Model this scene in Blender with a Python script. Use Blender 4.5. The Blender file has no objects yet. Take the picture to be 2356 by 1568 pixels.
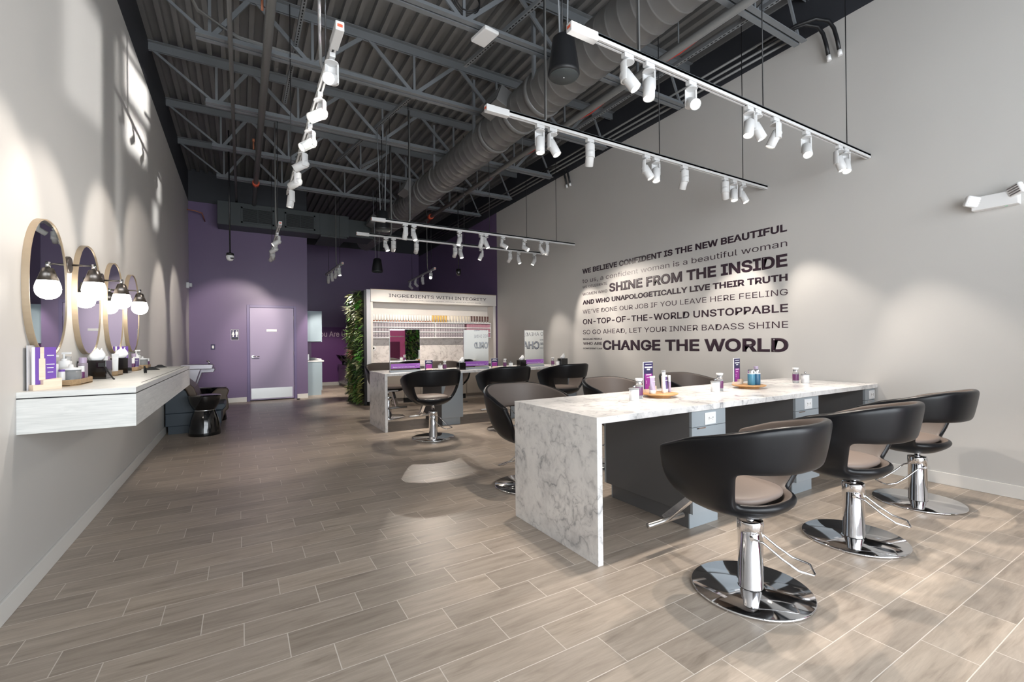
import bpy, bmesh, math, random, os
from mathutils import Vector, Matrix

# ------------------------------------------------------------------ scene, camera, light
S = bpy.context.scene
C = S.collection
PI = math.pi
H0 = 1.28
cam_d = bpy.data.cameras.new('camera')
cam = bpy.data.objects.new('camera', cam_d)
C.objects.link(cam)
cam_d.sensor_width = 36.0
cam_d.lens = 16.0019
cam_d.clip_start = 0.05
cam_d.clip_end = 100
CR, CU, CF = (0.8594626, -0.5111057, -0.0097453), (0.0064180, -0.0082738, 0.9999452), (0.5111583, 0.8594781, 0.0038308)
cam.matrix_world = Matrix(((CR[0], CU[0], -CF[0], 0), (CR[1], CU[1], -CF[1], 0), (CR[2], CU[2], -CF[2], H0), (0, 0, 0, 1)))
S.camera = cam
S.view_settings.view_transform = 'Standard'
S.view_settings.look = 'None'
S.view_settings.gamma = 1
S.view_settings.use_curve_mapping = False
S.view_settings.exposure = 0.12
try:
    S.cycles.use_denoising = True
    S.cycles.use_light_tree = True
    S.cycles.max_bounces = 8
    S.cycles.diffuse_bounces = 5
    S.cycles.glossy_bounces = 5
    S.cycles.sample_clamp_indirect = 6
    S.cycles.caustics_reflective = False
    S.cycles.caustics_refractive = False
except Exception:
    pass
world = bpy.data.worlds.new('world')
S.world = world
world.use_nodes = True
bgn = world.node_tree.nodes['Background']
bgn.inputs[0].default_value = (0.80, 0.90, 1.0, 1)
bgn.inputs[1].default_value = 1.0

XL, XR = -0.967, 5.304
YF, YB, YBLOCK, XBLOCK = -2.6, 15.2, 11.99, 1.38
ZD = 5.06

def lamp(name, kind, loc, energy, color=(1, 1, 1), **kw):
    d = bpy.data.lights.new(name, kind)
    d.energy = energy
    d.color = color
    for k, v in kw.items():
        setattr(d, k, v)
    o = bpy.data.objects.new(name, d)
    o.location = loc
    C.objects.link(o)
    return o

def aim(o, v):
    o.rotation_euler = Vector(v).to_track_quat('-Z', 'Y').to_euler()

# daylight of the shop-front windows behind the camera
DAY = 450
for i, (x0, x1) in enumerate(((-0.85, 1.05), (1.15, 3.15), (3.25, 5.2))):
    o = lamp('window_daylight', 'AREA', ((x0 + x1) / 2, YF - 0.12, 1.75), DAY / 3, (0.90, 0.955, 1.0), shape='RECTANGLE', size=x1 - x0, size_y=3.2)
    aim(o, (0, 1, 0))

# sunlight thrown up through the shop front by cars parked outside
for (ty, tz), w_, h_, e in (((6.45, 4.15), 0.62, 0.50, 4.2), ((6.35, 3.55), 0.52, 0.36, 2.6), ((5.20, 3.95), 0.10, 0.36, 0.6), ((5.10, 4.35), 0.10, 0.3, 0.5), ((4.5, 3.40), 0.5, 0.8, 1.2), ((7.9, 3.45), 0.16, 0.34, 0.35), ((7.6, 3.0), 0.2, 0.30, 0.4), ((4.2, 2.9), 1.3, 1.9, 5)):
    tgt = Vector((XL, ty, tz))
    src = Vector((tgt.x + 7.6, tgt.y - 14.2, tgt.z - 2.9))
    o = lamp('car_glare', 'AREA', src, e, (1.0, 0.98, 0.95), shape='RECTANGLE', size=w_, size_y=h_, spread=math.radians(0.8))
    aim(o, tgt - src)

# ------------------------------------------------------------------ helpers
def lin(c):
    return tuple(((v / 255) / 12.92 if v / 255 <= 0.04045 else ((v / 255 + 0.055) / 1.055) ** 2.4) for v in c)

class NT:
    def __init__(s, m):
        s.t = m.node_tree
        s.b = s.t.nodes['Principled BSDF']
    def n(s, typ, **kw):
        x = s.t.nodes.new(typ)
        for k, v in kw.items():
            setattr(x, k, v)
        return x
    def l(s, a, b):
        s.t.links.new(a, b)
    def val(s, sock, v):
        if hasattr(v, 'is_output'):
            s.l(v, sock)
        else:
            sock.default_value = v
    def math(s, op, a, b=0.0, c=None):
        x = s.n('ShaderNodeMath', operation=op)
        s.val(x.inputs[0], a)
        s.val(x.inputs[1], b)
        if c is not None:
            s.val(x.inputs[2], c)
        return x.outputs[0]
    def mix(s, f, a, b, mode='MIX'):
        x = s.n('ShaderNodeMix', data_type='RGBA', blend_type=mode)
        s.val(x.inputs[0], f)
        s.val(x.inputs[6], a)
        s.val(x.inputs[7], b)
        return x.outputs[2]
    def ramp(s, f, stops):
        x = s.n('ShaderNodeValToRGB')
        e = x.color_ramp.elements
        while len(e) < len(stops):
            e.new(0.5)
        for k, (p, c) in enumerate(stops):
            e[k].position = p
            e[k].color = (*c[:3], 1)
        s.l(f, x.inputs[0])
        return x.outputs[0]
    def pos(s):
        return s.n('ShaderNodeNewGeometry').outputs['Position']
    def obj(s, kind='Object'):
        return s.n('ShaderNodeTexCoord').outputs[kind]
    def mapping(s, v, scale=(1, 1, 1), loc=(0, 0, 0), rot=(0, 0, 0)):
        x = s.n('ShaderNodeMapping')
        s.l(v, x.inputs[0])
        x.inputs['Location'].default_value = loc
        x.inputs['Rotation'].default_value = rot
        x.inputs['Scale'].default_value = scale
        return x.outputs[0]
    def noise(s, v, scale=5, detail=3, rough=0.5, dist=0.0):
        x = s.n('ShaderNodeTexNoise')
        if v is not None:
            s.l(v, x.inputs['Vector'])
        x.inputs['Scale'].default_value = scale
        x.inputs['Detail'].default_value = detail
        x.inputs['Roughness'].default_value = rough
        x.inputs['Distortion'].default_value = dist
        return x
    def bump(s, h, strength=0.2, dist=0.01):
        x = s.n('ShaderNodeBump')
        s.l(h, x.inputs['Height'])
        x.inputs['Strength'].default_value = strength
        x.inputs['Distance'].default_value = dist
        s.l(x.outputs[0], s.b.inputs['Normal'])

def mat(name, rgb, rough=0.5, metal=0.0, spec=0.5, emit=None, estr=1.0, alpha=None, trans=0.0, vary=0.0, vscale=8.0, coat=0.0, ior=None):
    m = bpy.data.materials.new(name)
    m.use_nodes = True
    t = NT(m)
    b = t.b
    col = (*lin(rgb), 1)
    b.inputs['Base Color'].default_value = col
    b.inputs['Roughness'].default_value = rough
    b.inputs['Metallic'].default_value = metal
    b.inputs['Specular IOR Level'].default_value = spec
    if coat:
        b.inputs['Coat Weight'].default_value = coat
        b.inputs['Coat Roughness'].default_value = 0.08
    if ior:
        b.inputs['IOR'].default_value = ior
    if trans:
        b.inputs['Transmission Weight'].default_value = trans
    if emit:
        b.inputs['Emission Color'].default_value = (*emit, 1)
        b.inputs['Emission Strength'].default_value = estr
    if vary:
        nz = t.noise(t.obj(), vscale, 4, 0.6)
        hi = tuple(min(1, c * (1 + vary)) for c in col[:3]) + (1,)
        lo = tuple(c * (1 - vary) for c in col[:3]) + (1,)
        t.l(t.mix(nz.outputs['Fac'], lo, hi), b.inputs['Base Color'])
    return m

class MB:
    """collects shapes and links them as one mesh object"""
    def __init__(s):
        s.bm = bmesh.new()
    def _mi(s, fs, mi):
        for f in fs:
            f.material_index = mi
    def box(s, x0, x1, y0, y1, z0, z1, mi=0, mtx=None):
        vs = [s.bm.verts.new(p) for p in ((x0, y0, z0), (x1, y0, z0), (x1, y1, z0), (x0, y1, z0), (x0, y0, z1), (x1, y0, z1), (x1, y1, z1), (x0, y1, z1))]
        if mtx:
            for v in vs:
                v.co = mtx @ v.co
        fs = [s.bm.faces.new([vs[i] for i in q]) for q in ((0, 3, 2, 1), (4, 5, 6, 7), (0, 1, 5, 4), (1, 2, 6, 5), (2, 3, 7, 6), (3, 0, 4, 7))]
        s._mi(fs, mi)
        return s
    def prism(s, pts, axis, a, b, mi=0, mi_side=None):
        """polygon pts (2-D) extruded along axis from a to b; axis x: pts are (y,z); y: (x,z); z: (x,y)"""
        def P(p, t):
            return {'x': (t, p[0], p[1]), 'y': (p[0], t, p[1]), 'z': (p[0], p[1], t)}[axis]
        va = [s.bm.verts.new(P(p, a)) for p in pts]
        vb = [s.bm.verts.new(P(p, b)) for p in pts]
        n = len(pts)
        fs = [s.bm.faces.new(va[::-1]), s.bm.faces.new(vb)]
        sd = [s.bm.faces.new((va[i], va[(i + 1) % n], vb[(i + 1) % n], vb[i])) for i in range(n)]
        s._mi(fs, mi)
        s._mi(sd, mi if mi_side is None else mi_side)
        return s
    def ring(s, c, u, v, r, n, ry=None):
        ry = r if ry is None else ry
        return [s.bm.verts.new(c + u * (r * math.cos(2 * PI * k / n)) + v * (ry * math.sin(2 * PI * k / n))) for k in range(n)]
    def bridge(s, A, B, mi=0, smooth=True):
        n = len(A)
        for k in range(n):
            f = s.bm.faces.new((A[k], A[(k + 1) % n], B[(k + 1) % n], B[k]))
            f.material_index = mi
            f.smooth = smooth
    def tube(s, pts, r, n=10, mi=0, caps=True):
        pts = [Vector(p) for p in pts]
        prev = None
        ref = None
        first = None
        for i, p in enumerate(pts):
            d = (pts[min(i + 1, len(pts) - 1)] - pts[max(i - 1, 0)]).normalized()
            if ref is None:
                ref = Vector((0, 0, 1)) if abs(d.z) < 0.9 else Vector((1, 0, 0))
            u = (ref - d * ref.dot(d)).normalized()
            v = d.cross(u)
            ref = u
            rr = r[i] if isinstance(r, (list, tuple)) else r
            R = s.ring(p, u, v, rr, n)
            if prev:
                s.bridge(prev, R, mi)
            else:
                first = R
            prev = R
        if caps:
            a = s.bm.faces.new(first[::-1]); b = s.bm.faces.new(prev)
            a.material_index = b.material_index = mi
        return s
    def cyl(s, p0, p1, r, n=24, mi=0):
        return s.tube([p0, p1], r, n, mi)
    def lathe(s, prof, c=(0, 0, 0), n=32, mi=0, sx=1.0, sy=1.0):
        """profile of (r, z) about a vertical axis through c; r = 0 closes to a point"""
        c = Vector(c)
        prev = None
        X, Y = Vector((sx, 0, 0)), Vector((0, sy, 0))
        for r, z in prof:
            p = c + Vector((0, 0, z))
            if r <= 1e-6:
                cur = s.bm.verts.new(p)
            else:
                cur = s.ring(p, X, Y, r, n)
            if prev is not None:
                if isinstance(prev, list) and isinstance(cur, list):
                    s.bridge(prev, cur, mi)
                elif isinstance(cur, list):
                    for k in range(n):
                        f = s.bm.faces.new((prev, cur[(k + 1) % n], cur[k])); f.material_index = mi; f.smooth = True
                elif isinstance(prev, list):
                    for k in range(n):
                        f = s.bm.faces.new((prev[k], prev[(k + 1) % n], cur)); f.material_index = mi; f.smooth = True
            prev = cur
        return s
    def build(s, name, mats, parent=None, loc=None, bevel=0.0, seg=2, smooth=None, subsurf=0, solid=None):
        bmesh.ops.recalc_face_normals(s.bm, faces=s.bm.faces)
        me = bpy.data.meshes.new(name)
        s.bm.to_mesh(me)
        s.bm.free()
        o = bpy.data.objects.new(name, me)
        for m in (mats if isinstance(mats, (list, tuple)) else [mats]):
            me.materials.append(m)
        C.objects.link(o)
        if parent:
            o.parent = parent
        if loc:
            o.location = loc
        if smooth:
            for p in me.polygons:
                p.use_smooth = True
        if solid:
            md = o.modifiers.new('thick', 'SOLIDIFY')
            for k, v in solid.items():
                setattr(md, k, v)
        if bevel:
            md = o.modifiers.new('edge', 'BEVEL')
            md.width = bevel
            md.segments = seg
            md.limit_method = 'ANGLE'
            md.angle_limit = math.radians(40)
            md.harden_normals = False
        if subsurf:
            md = o.modifiers.new('soft', 'SUBSURF')
            md.levels = md.render_levels = subsurf
        return o

def tag(o, label, cat, group=None):
    o['label'] = label
    o['category'] = cat
    if group:
        o['group'] = group
    return o

def thing(name, label, cat, loc=(0, 0, 0), rz=0.0, group=None):
    o = bpy.data.objects.new(name, None)
    o.empty_display_size = 0.05
    C.objects.link(o)
    o.location = loc
    o.rotation_euler = (0, 0, rz)
    return tag(o, label, cat, group)

def structure(o):
    o['kind'] = 'structure'
    return o

def copy_tree(o, parent=None):
    c = o.copy()
    C.objects.link(c)
    if parent:
        c.parent = parent
    for ch in list(o.children):
        copy_tree(ch, c)
    return c

def dup(o, loc, rz=0.0, label=None, group=None):
    c = copy_tree(o)
    c.location = loc
    c.rotation_euler = (0, 0, rz)
    if label:
        c['label'] = label
    if group:
        c['group'] = group
    return c

ONES = 'zeroth first second third fourth fifth sixth seventh eighth ninth tenth eleventh twelfth thirteenth fourteenth fifteenth sixteenth seventeenth eighteenth nineteenth'.split()
def ordinal(n):
    if n < 20:
        return ONES[n]
    t = {2: 'twent', 3: 'thirt', 4: 'fort', 5: 'fift'}[n // 10]
    return t + 'ieth' if n % 10 == 0 else t + 'y-' + ONES[n % 10]

# lettering: Blender's text turned into mesh and fitted to a box
FONT = None
try:
    for base in (bpy.utils.resource_path('LOCAL'),):
        p = os.path.join(base, 'datafiles', 'fonts', 'Inter.woff2')
        if os.path.exists(p):
            FONT = bpy.data.fonts.load(p)
except Exception:
    FONT = None

def text(body, name, m, parent, origin, right, up, w, h, weight=0.0, depth=0.002, base='cap', keep=False):
    """lettering with its lower-left corner at origin, w wide along right, h = height of its capitals (or box) along up"""
    cu = bpy.data.curves.new(name, 'FONT')
    cu.body = body
    if FONT:
        cu.font = FONT
    cu.size = 1.0
    cu.resolution_u = 3
    cu.extrude = 0.0
    if weight > 0:
        cu.bevel_depth = weight
        cu.bevel_resolution = 0
    o = bpy.data.objects.new('text_tmp', cu)
    C.objects.link(o)
    dg = bpy.context.evaluated_depsgraph_get()
    me = bpy.data.meshes.new_from_object(o.evaluated_get(dg))
    bpy.data.objects.remove(o)
    bpy.data.curves.remove(cu)
    xs = [v.co.x for v in me.vertices]
    ys = [v.co.y for v in me.vertices]
    x0, x1 = min(xs), max(xs)
    y0, y1 = (0.0, 0.728) if base == 'cap' else (min(ys), max(ys))
    R, U = Vector(right).normalized(), Vector(up).normalized()
    N = R.cross(U)
    O = Vector(origin)
    sy = h / (y1 - y0)
    sx = w / (x1 - x0)
    for v in me.vertices:
        v.co = O + R * ((v.co.x - x0) * sx) + U * ((v.co.y - y0) * sy) + N * (depth + v.co.z * 0.01)
    me.name = name
    me.materials.clear()
    me.materials.append(m)
    t = bpy.data.objects.new(name, me)
    C.objects.link(t)
    t.parent = parent
    return t
# ------------------------------------------------------------------ materials
def marble(name, scale=5.0, white=(232, 230, 228), vein=(132, 132, 136), rough=0.22):
    m = mat(name, white, rough)
    t = NT(m)
    p = t.pos()
    def warp(src, sc, amp, det=4):
        w = t.noise(src, sc, det, 0.62)
        wv = t.n('ShaderNodeVectorMath', operation='MULTIPLY_ADD')
        t.l(w.outputs['Color'], wv.inputs[0])
        wv.inputs[1].default_value = (amp, amp, amp)
        t.l(src, wv.inputs[2])
        return wv.outputs[0]
    q = warp(warp(p, 2.2, 0.5), 9.0, 0.09)
    def cells(sc, lo, hi):
        v = t.n('ShaderNodeTexVoronoi', feature='DISTANCE_TO_EDGE')
        t.l(q, v.inputs['Vector'])
        v.inputs['Scale'].default_value = sc
        return t.ramp(v.outputs['Distance'], ((0.0, (1, 1, 1)), (lo, (0.42, 0.42, 0.42)), (hi, (0, 0, 0))))
    a, b = cells(scale, 0.05, 0.24), cells(scale * 2.4, 0.06, 0.26)
    ma = t.ramp(t.noise(p, 3.1, 6, 0.7, 0.6).outputs['Fac'], ((0.44, (0, 0, 0)), (0.60, (1, 1, 1))))
    mb_ = t.ramp(t.noise(p, 5.0, 6, 0.7, 0.8).outputs['Fac'], ((0.47, (0, 0, 0)), (0.62, (1, 1, 1))))
    k = t.math('MAXIMUM', t.math('MULTIPLY', a, ma), t.math('MULTIPLY', t.math('MULTIPLY', b, mb_), 0.85))
    k = t.math('MULTIPLY', k, t.ramp(t.noise(p, 16.0, 4, 0.7).outputs['Fac'], ((0.30, (0.35, 0.35, 0.35)), (0.65, (1, 1, 1)))))
    cl = t.ramp(t.noise(q, 4.0, 5, 0.7).outputs['Fac'], ((0.48, (1, 1, 1)), (0.72, (0.80, 0.80, 0.81))))
    col = t.mix(k, (*lin(white), 1), (*lin(vein), 1))
    t.l(t.mix(1.0, col, cl, 'MULTIPLY'), t.b.inputs['Base Color'])
    return m

def floor_material():
    m = mat('floor_tiles', (150, 138, 126), 0.38)
    t = NT(m)
    P_, L_, SH = 0.1843, 0.4918, 0.1655
    sep = t.n('ShaderNodeSeparateXYZ')
    t.l(t.pos(), sep.inputs[0])
    v = t.math('DIVIDE', t.math('SUBTRACT', sep.outputs['Y'], 2.814), P_)
    row = t.math('FLOOR', v)
    fv = t.math('FRACT', v)
    u = t.math('DIVIDE', t.math('ADD', t.math('SUBTRACT', sep.outputs['X'], -0.820), t.math('MULTIPLY', t.math('ADD', row, 1.0), SH)), L_)
    colm = t.math('FLOOR', u)
    fu = t.math('FRACT', u)
    du = t.math('MULTIPLY', t.math('MINIMUM', fu, t.math('SUBTRACT', 1.0, fu)), L_)
    dv = t.math('MULTIPLY', t.math('MINIMUM', fv, t.math('SUBTRACT', 1.0, fv)), P_)
    d = t.math('MINIMUM', du, dv)
    g = t.n('ShaderNodeMapRange')
    t.l(d, g.inputs[0])
    g.inputs[1].default_value = 0.0013
    g.inputs[2].default_value = 0.0026
    cmb = t.n('ShaderNodeCombineXYZ')
    t.l(colm, cmb.inputs[0]); t.l(row, cmb.inputs[1])
    wn = t.n('ShaderNodeTexWhiteNoise', noise_dimensions='2D')
    t.l(cmb.outputs[0], wn.inputs['Vector'])
    off = t.n('ShaderNodeVectorMath', operation='MULTIPLY_ADD')
    t.l(wn.outputs['Color'], off.inputs[0])
    off.inputs[1].default_value = (30, 30, 30)
    t.l(t.pos(), off.inputs[2])
    gv = t.mapping(off.outputs[0], (1.5, 13.0, 1.0))
    grain = t.noise(gv, 1.9, 5, 0.6, 0.7)
    fine = t.noise(t.mapping(off.outputs[0], (5.0, 60.0, 1.0)), 2.0, 3, 0.6, 0.6)
    base = t.ramp(grain.outputs['Fac'], ((0.25, lin((140, 128, 116))), (0.42, lin((164, 151, 138))), (0.60, lin((176, 163, 150))), (0.8, lin((186, 173, 159)))))
    base = t.mix(0.16, base, fine.outputs['Fac'], 'OVERLAY')
    hue = t.ramp(wn.outputs['Value'], ((0.0, (0.86, 0.855, 0.85)), (0.5, (1, 1, 1)), (1.0, (1.10, 1.09, 1.07))))
    base = t.mix(1.0, base, hue, 'MULTIPLY')
    col = t.mix(g.outputs[0], (*lin((214, 204, 193)), 1), base)
    t.l(col, t.b.inputs['Base Color'])
    rr = t.math('MULTIPLY_ADD', grain.outputs['Fac'], 0.18, 0.30)
    t.l(rr, t.b.inputs['Roughness'])
    t.bump(t.math('ADD', g.outputs[0], t.math('MULTIPLY', fine.outputs['Fac'], 0.15)), 0.25, 0.002)
    return m

def wall_paint(name, rgb, rough=0.55, mott=0.03):
    m = mat(name, rgb, rough)
    t = NT(m)
    nz = t.noise(t.pos(), 260, 2, 0.5)
    t.bump(nz.outputs['Fac'], 0.06, 0.002)
    n2 = t.noise(t.pos(), 1.3, 3, 0.5)
    c = lin(rgb)
    t.l(t.mix(n2.outputs['Fac'], (*[x * (1 - mott) for x in c], 1), (*[min(1, x * (1 + mott)) for x in c], 1)), t.b.inputs['Base Color'])
    return m

def wood_mat(name, a, b, rough=0.4, scale=(1.2, 14, 14)):
    m = mat(name, a, rough)
    t = NT(m)
    nz = t.noise(t.mapping(t.obj(), scale), 2.5, 5, 0.6, 1.2)
    t.l(t.ramp(nz.outputs['Fac'], ((0.3, lin(a)), (0.7, lin(b)))), t.b.inputs['Base Color'])
    return m

def leather(name, rgb, rough=0.42):
    m = mat(name, rgb, rough, spec=0.32)
    t = NT(m)
    v = t.n('ShaderNodeTexVoronoi')
    t.l(t.obj(), v.inputs['Vector'])
    v.inputs['Scale'].default_value = 420
    t.bump(v.outputs['Distance'], 0.08, 0.001)
    return m

M = {}
M['floor'] = floor_material()
M['grey_wall'] = wall_paint('grey_wall_paint', (200, 198, 195), 0.5)
M['dark_wall'] = wall_paint('dark_ceiling_paint', (52, 54, 60), 0.6)
M['purple_wall'] = wall_paint('purple_wall_paint', (112, 94, 130), 0.42)
M['purple_door'] = mat('lit_purple_door', (156, 144, 174), 0.42)  # wall purple made paler, painting in the spotlight that falls on the door
M['purple_frame'] = mat('purple_frame_paint', (104, 92, 134), 0.4)
M['mural'] = mat('magenta_mural', (104, 58, 120), 0.5)
M['white_trim'] = mat('white_trim', (222, 220, 216), 0.4)
M['deck'] = mat('grey_deck_paint', (116, 116, 116), 0.55, vary=0.12, vscale=3)
M['steel'] = mat('grey_painted_steel', (118, 122, 126), 0.45, vary=0.08, vscale=5)
M['duct'] = mat('grey_duct_paint', (106, 106, 106), 0.36, vary=0.06, vscale=4)
M['duct_dark'] = mat('charcoal_duct_paint', (62, 68, 70), 0.45, vary=0.06, vscale=4)
M['pipe'] = mat('grey_pipe_paint', (112, 112, 111), 0.4)
M['black'] = mat('black_plastic', (24, 25, 28), 0.42)
M['black_gloss'] = mat('glossy_black', (14, 14, 16), 0.12, coat=0.5)
M['void'] = mat('dark_opening', (8, 8, 9), 0.8)
M['orange'] = mat('orange_coupling', (214, 92, 62), 0.5)
M['orange_cable'] = mat('red_cable', (206, 72, 62), 0.5)
M['white'] = mat('white_enamel', (236, 236, 236), 0.35)
M['white_track'] = mat('white_track_enamel', (208, 208, 208), 0.4)
M['lens'] = mat('lamp_lens', (255, 250, 240), 0.3, emit=(1.0, 0.93, 0.82), estr=14)
M['globe'] = mat('opal_globe', (255, 252, 246), 0.3, emit=(1.0, 0.93, 0.82), estr=26)
M['chrome'] = mat('chrome', (226, 226, 228), 0.07, 1.0)
M['brushed'] = mat('brushed_steel', (178, 176, 174), 0.34, 1.0)
M['gunmetal'] = mat('gunmetal_shade', (104, 98, 94), 0.32, 0.9)
M['bronze'] = mat('champagne_frame', (176, 158, 134), 0.38, 0.35)
M['mirror'] = mat('mirror_glass', (232, 236, 236), 0.015, 1.0)
M['marble'] = marble('marble_laminate', 4.6)
M['marble_splash'] = marble('marble_splash', 3.2, (226, 220, 216), (150, 140, 136), 0.25)
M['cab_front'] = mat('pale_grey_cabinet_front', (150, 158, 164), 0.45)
M['cab_side'] = mat('shaded_cabinet_side', (98, 98, 99), 0.5)  # same grey as the fronts, darkened to paint in the shade under the table
M['taupe_cab'] = mat('taupe_cabinet', (150, 142, 134), 0.5)
M['blue_cab'] = mat('pale_blue_cabinet', (158, 176, 186), 0.45)
M['leather'] = leather('black_leather', (13, 14, 18), 0.33)
M['leather_in'] = leather('taupe_leather', (98, 89, 84), 0.48)
M['seat'] = leather('taupe_seat_leather', (118, 106, 99), 0.5)
M['brown_leather'] = leather('brown_leather', (92, 78, 66), 0.45)
M['slate'] = mat('slate_upholstery', (46, 58, 68), 0.5)
M['vanity'] = wood_mat('pale_wood_laminate', (204, 205, 202), (228, 228, 225), 0.35, (1.6, 1.6, 26))
M['vanity_end'] = M['vanity']
M['unit_white'] = mat('cream_white_laminate', (226, 220, 214), 0.45)
M['unit_grey'] = mat('grey_panel', (196, 197, 202), 0.5)
M['ink'] = mat('charcoal_lettering', (66, 62, 64), 0.6)
M['vinyl'] = mat('dark_plum_vinyl', (52, 36, 48), 0.34)
M['vinyl_thin'] = mat('plum_vinyl_thin', (70, 55, 64), 0.36)
M['pink_letter'] = mat('pale_pink_letters', (248, 226, 244), 0.5)
M['tube_white'] = mat('white_tube', (240, 236, 230), 0.35)
M['tube_gold'] = mat('gold_tube', (206, 164, 84), 0.35, 0.3)
M['tube_cream'] = mat('cream_tube', (230, 218, 198), 0.35)
M['tube_brown'] = mat('brown_tube', (92, 58, 52), 0.4)
M['cap_copper'] = mat('copper_cap', (176, 112, 84), 0.4)
M['purple_card'] = mat('purple_card', (112, 76, 166), 0.45)
M['navy_card'] = mat('navy_card', (44, 36, 78), 0.45)
M['magenta_card'] = mat('magenta_card', (146, 46, 140), 0.45)
M['violet_band'] = mat('violet_band', (146, 84, 176), 0.45)
M['wood_block'] = wood_mat('pale_wood_block', (222, 200, 176), (236, 218, 198), 0.5)
M['wood_tray'] = wood_mat('honey_wood', (176, 128, 78), (206, 160, 108), 0.4)
M['tan_tray'] = wood_mat('tan_tray', (158, 130, 96), (184, 156, 120), 0.45)
M['tissue'] = mat('white_tissue', (244, 244, 244), 0.8)
M['plum_liquid'] = mat('plum_label', (98, 44, 92), 0.3)
M['mauve'] = mat('mauve_plastic', (174, 158, 182), 0.35)
M['mauve_grey'] = mat('mauve_grey_plastic', (150, 140, 150), 0.4)
M['violet_dark'] = mat('dark_violet_tube', (86, 66, 116), 0.35)
M['blue_bottle'] = mat('teal_blue_bottle', (72, 136, 164), 0.3)
M['blue_dark'] = mat('deep_blue_bottle', (42, 96, 130), 0.3)
M['sky_blue'] = mat('sky_blue_label', (70, 160, 206), 0.4)
M['clear'] = mat('clear_plastic', (238, 240, 242), 0.1, alpha=None, trans=0.7, ior=1.3)
M['fountain'] = mat('stainless_fountain', (172, 168, 174), 0.36, 0.7)
M['pink_poster'] = mat('pink_poster', (244, 110, 172), 0.5, vary=0.12, vscale=2)
M['maroon'] = mat('maroon_box', (120, 34, 82), 0.5)
M['rubber'] = mat('black_rubber', (18, 18, 19), 0.6)
M['outlet'] = mat('outlet_white', (226, 228, 230), 0.35)
M['gap'] = mat('shadow_gap', (30, 30, 32), 0.7)

def swatch_mat(name, a, b, dash):
    m = mat(name, a, 0.45)
    t = NT(m)
    g = t.obj('Generated')
    sep = t.n('ShaderNodeSeparateXYZ')
    t.l(g, sep.inputs[0])
    fz = t.math('FRACT', t.math('MULTIPLY', sep.outputs['Z'], 3.0))
    dz = t.math('LESS_THAN', t.math('ABSOLUTE', t.math('SUBTRACT', fz, 0.62)), 0.17)
    dx = t.math('LESS_THAN', t.math('ABSOLUTE', t.math('SUBTRACT', sep.outputs['X'], 0.5)), 0.30)
    ln = t.math('LESS_THAN', fz, 0.12)
    c = t.mix(t.math('MULTIPLY', dz, dx), (*lin(a), 1), (*lin(dash), 1))
    t.l(t.mix(ln, c, (*lin(b), 1)), t.b.inputs['Base Color'])
    return m
M['sw_grey'] = swatch_mat('mauve_grey_swatch', (148, 138, 144), (116, 106, 114), (214, 206, 206))
M['sw_pink'] = swatch_mat('rose_swatch', (204, 150, 164), (180, 126, 142), (170, 112, 130))

# ------------------------------------------------------------------ room shell
ztl = lambda y: 4.41 + (12.0 - y) * 0.0105     # paint line on the left wall
ztr = lambda y: 4.41 + (9.59 - y) * 0.021      # paint line on the right wall
T = 0.15
b = MB().box(XL - T, XR + T, YF - T, YB + T, -0.12, 0)
structure(b.build('floor', M['floor']))

def side_wall(name, x_in, x_out, cuts, zt):
    mb = MB()
    for (y0, y1, mi) in cuts:
        mb.prism([(y0, 0), (y1, 0), (y1, zt(y1)), (y0, zt(y0))], 'x', x_in, x_out, mi)
        mb.prism([(y0, zt(y0)), (y1, zt(y1)), (y1, ZD + 0.2), (y0, ZD + 0.2)], 'x', x_in, x_out, 1)
    return structure(mb.build(name, [M['grey_wall'], M['dark_wall'], M['purple_wall']]))
side_wall('wall_left', XL, XL - T, ((YF - T, YB + T, 0),), ztl)
side_wall('wall_right', XR, XR + T, ((YF - T, 9.59, 0), (9.59, YB + T, 2)), ztr)
mb = MB()
mb.box(XL - T, XR + T, YB, YB + T, 0, 4.36, 0)
mb.box(XL - T, XR + T, YB, YB + T, 4.36, ZD + 0.2, 1)
structure(mb.build('wall_back', [M['purple_wall'], M['dark_wall']]))
# the purple room block on the left, with its door opening
DX0, DX1, DZ = 0.155, 1.09, 2.16
mb = MB()
w0, w1 = YBLOCK, YBLOCK + 0.14
for x0, x1, z0, z1 in ((XL, DX0, 0, 4.41), (DX1, XBLOCK, 0, 4.41), (DX0, DX1, DZ, 4.41)):
    mb.box(x0, x1, w0, w1, z0, z1, 0)
mb.box(XL, XBLOCK, w0, w1, 4.41, ZD + 0.1, 1)
mb.box(XBLOCK - 0.12, XBLOCK, w1, YB, 0, 4.41, 0)
mb.box(XBLOCK - 0.12, XBLOCK, w1, YB, 4.41, ZD + 0.1, 1)
structure(mb.build('wall_block', [M['purple_wall'], M['dark_wall']]))

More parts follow.
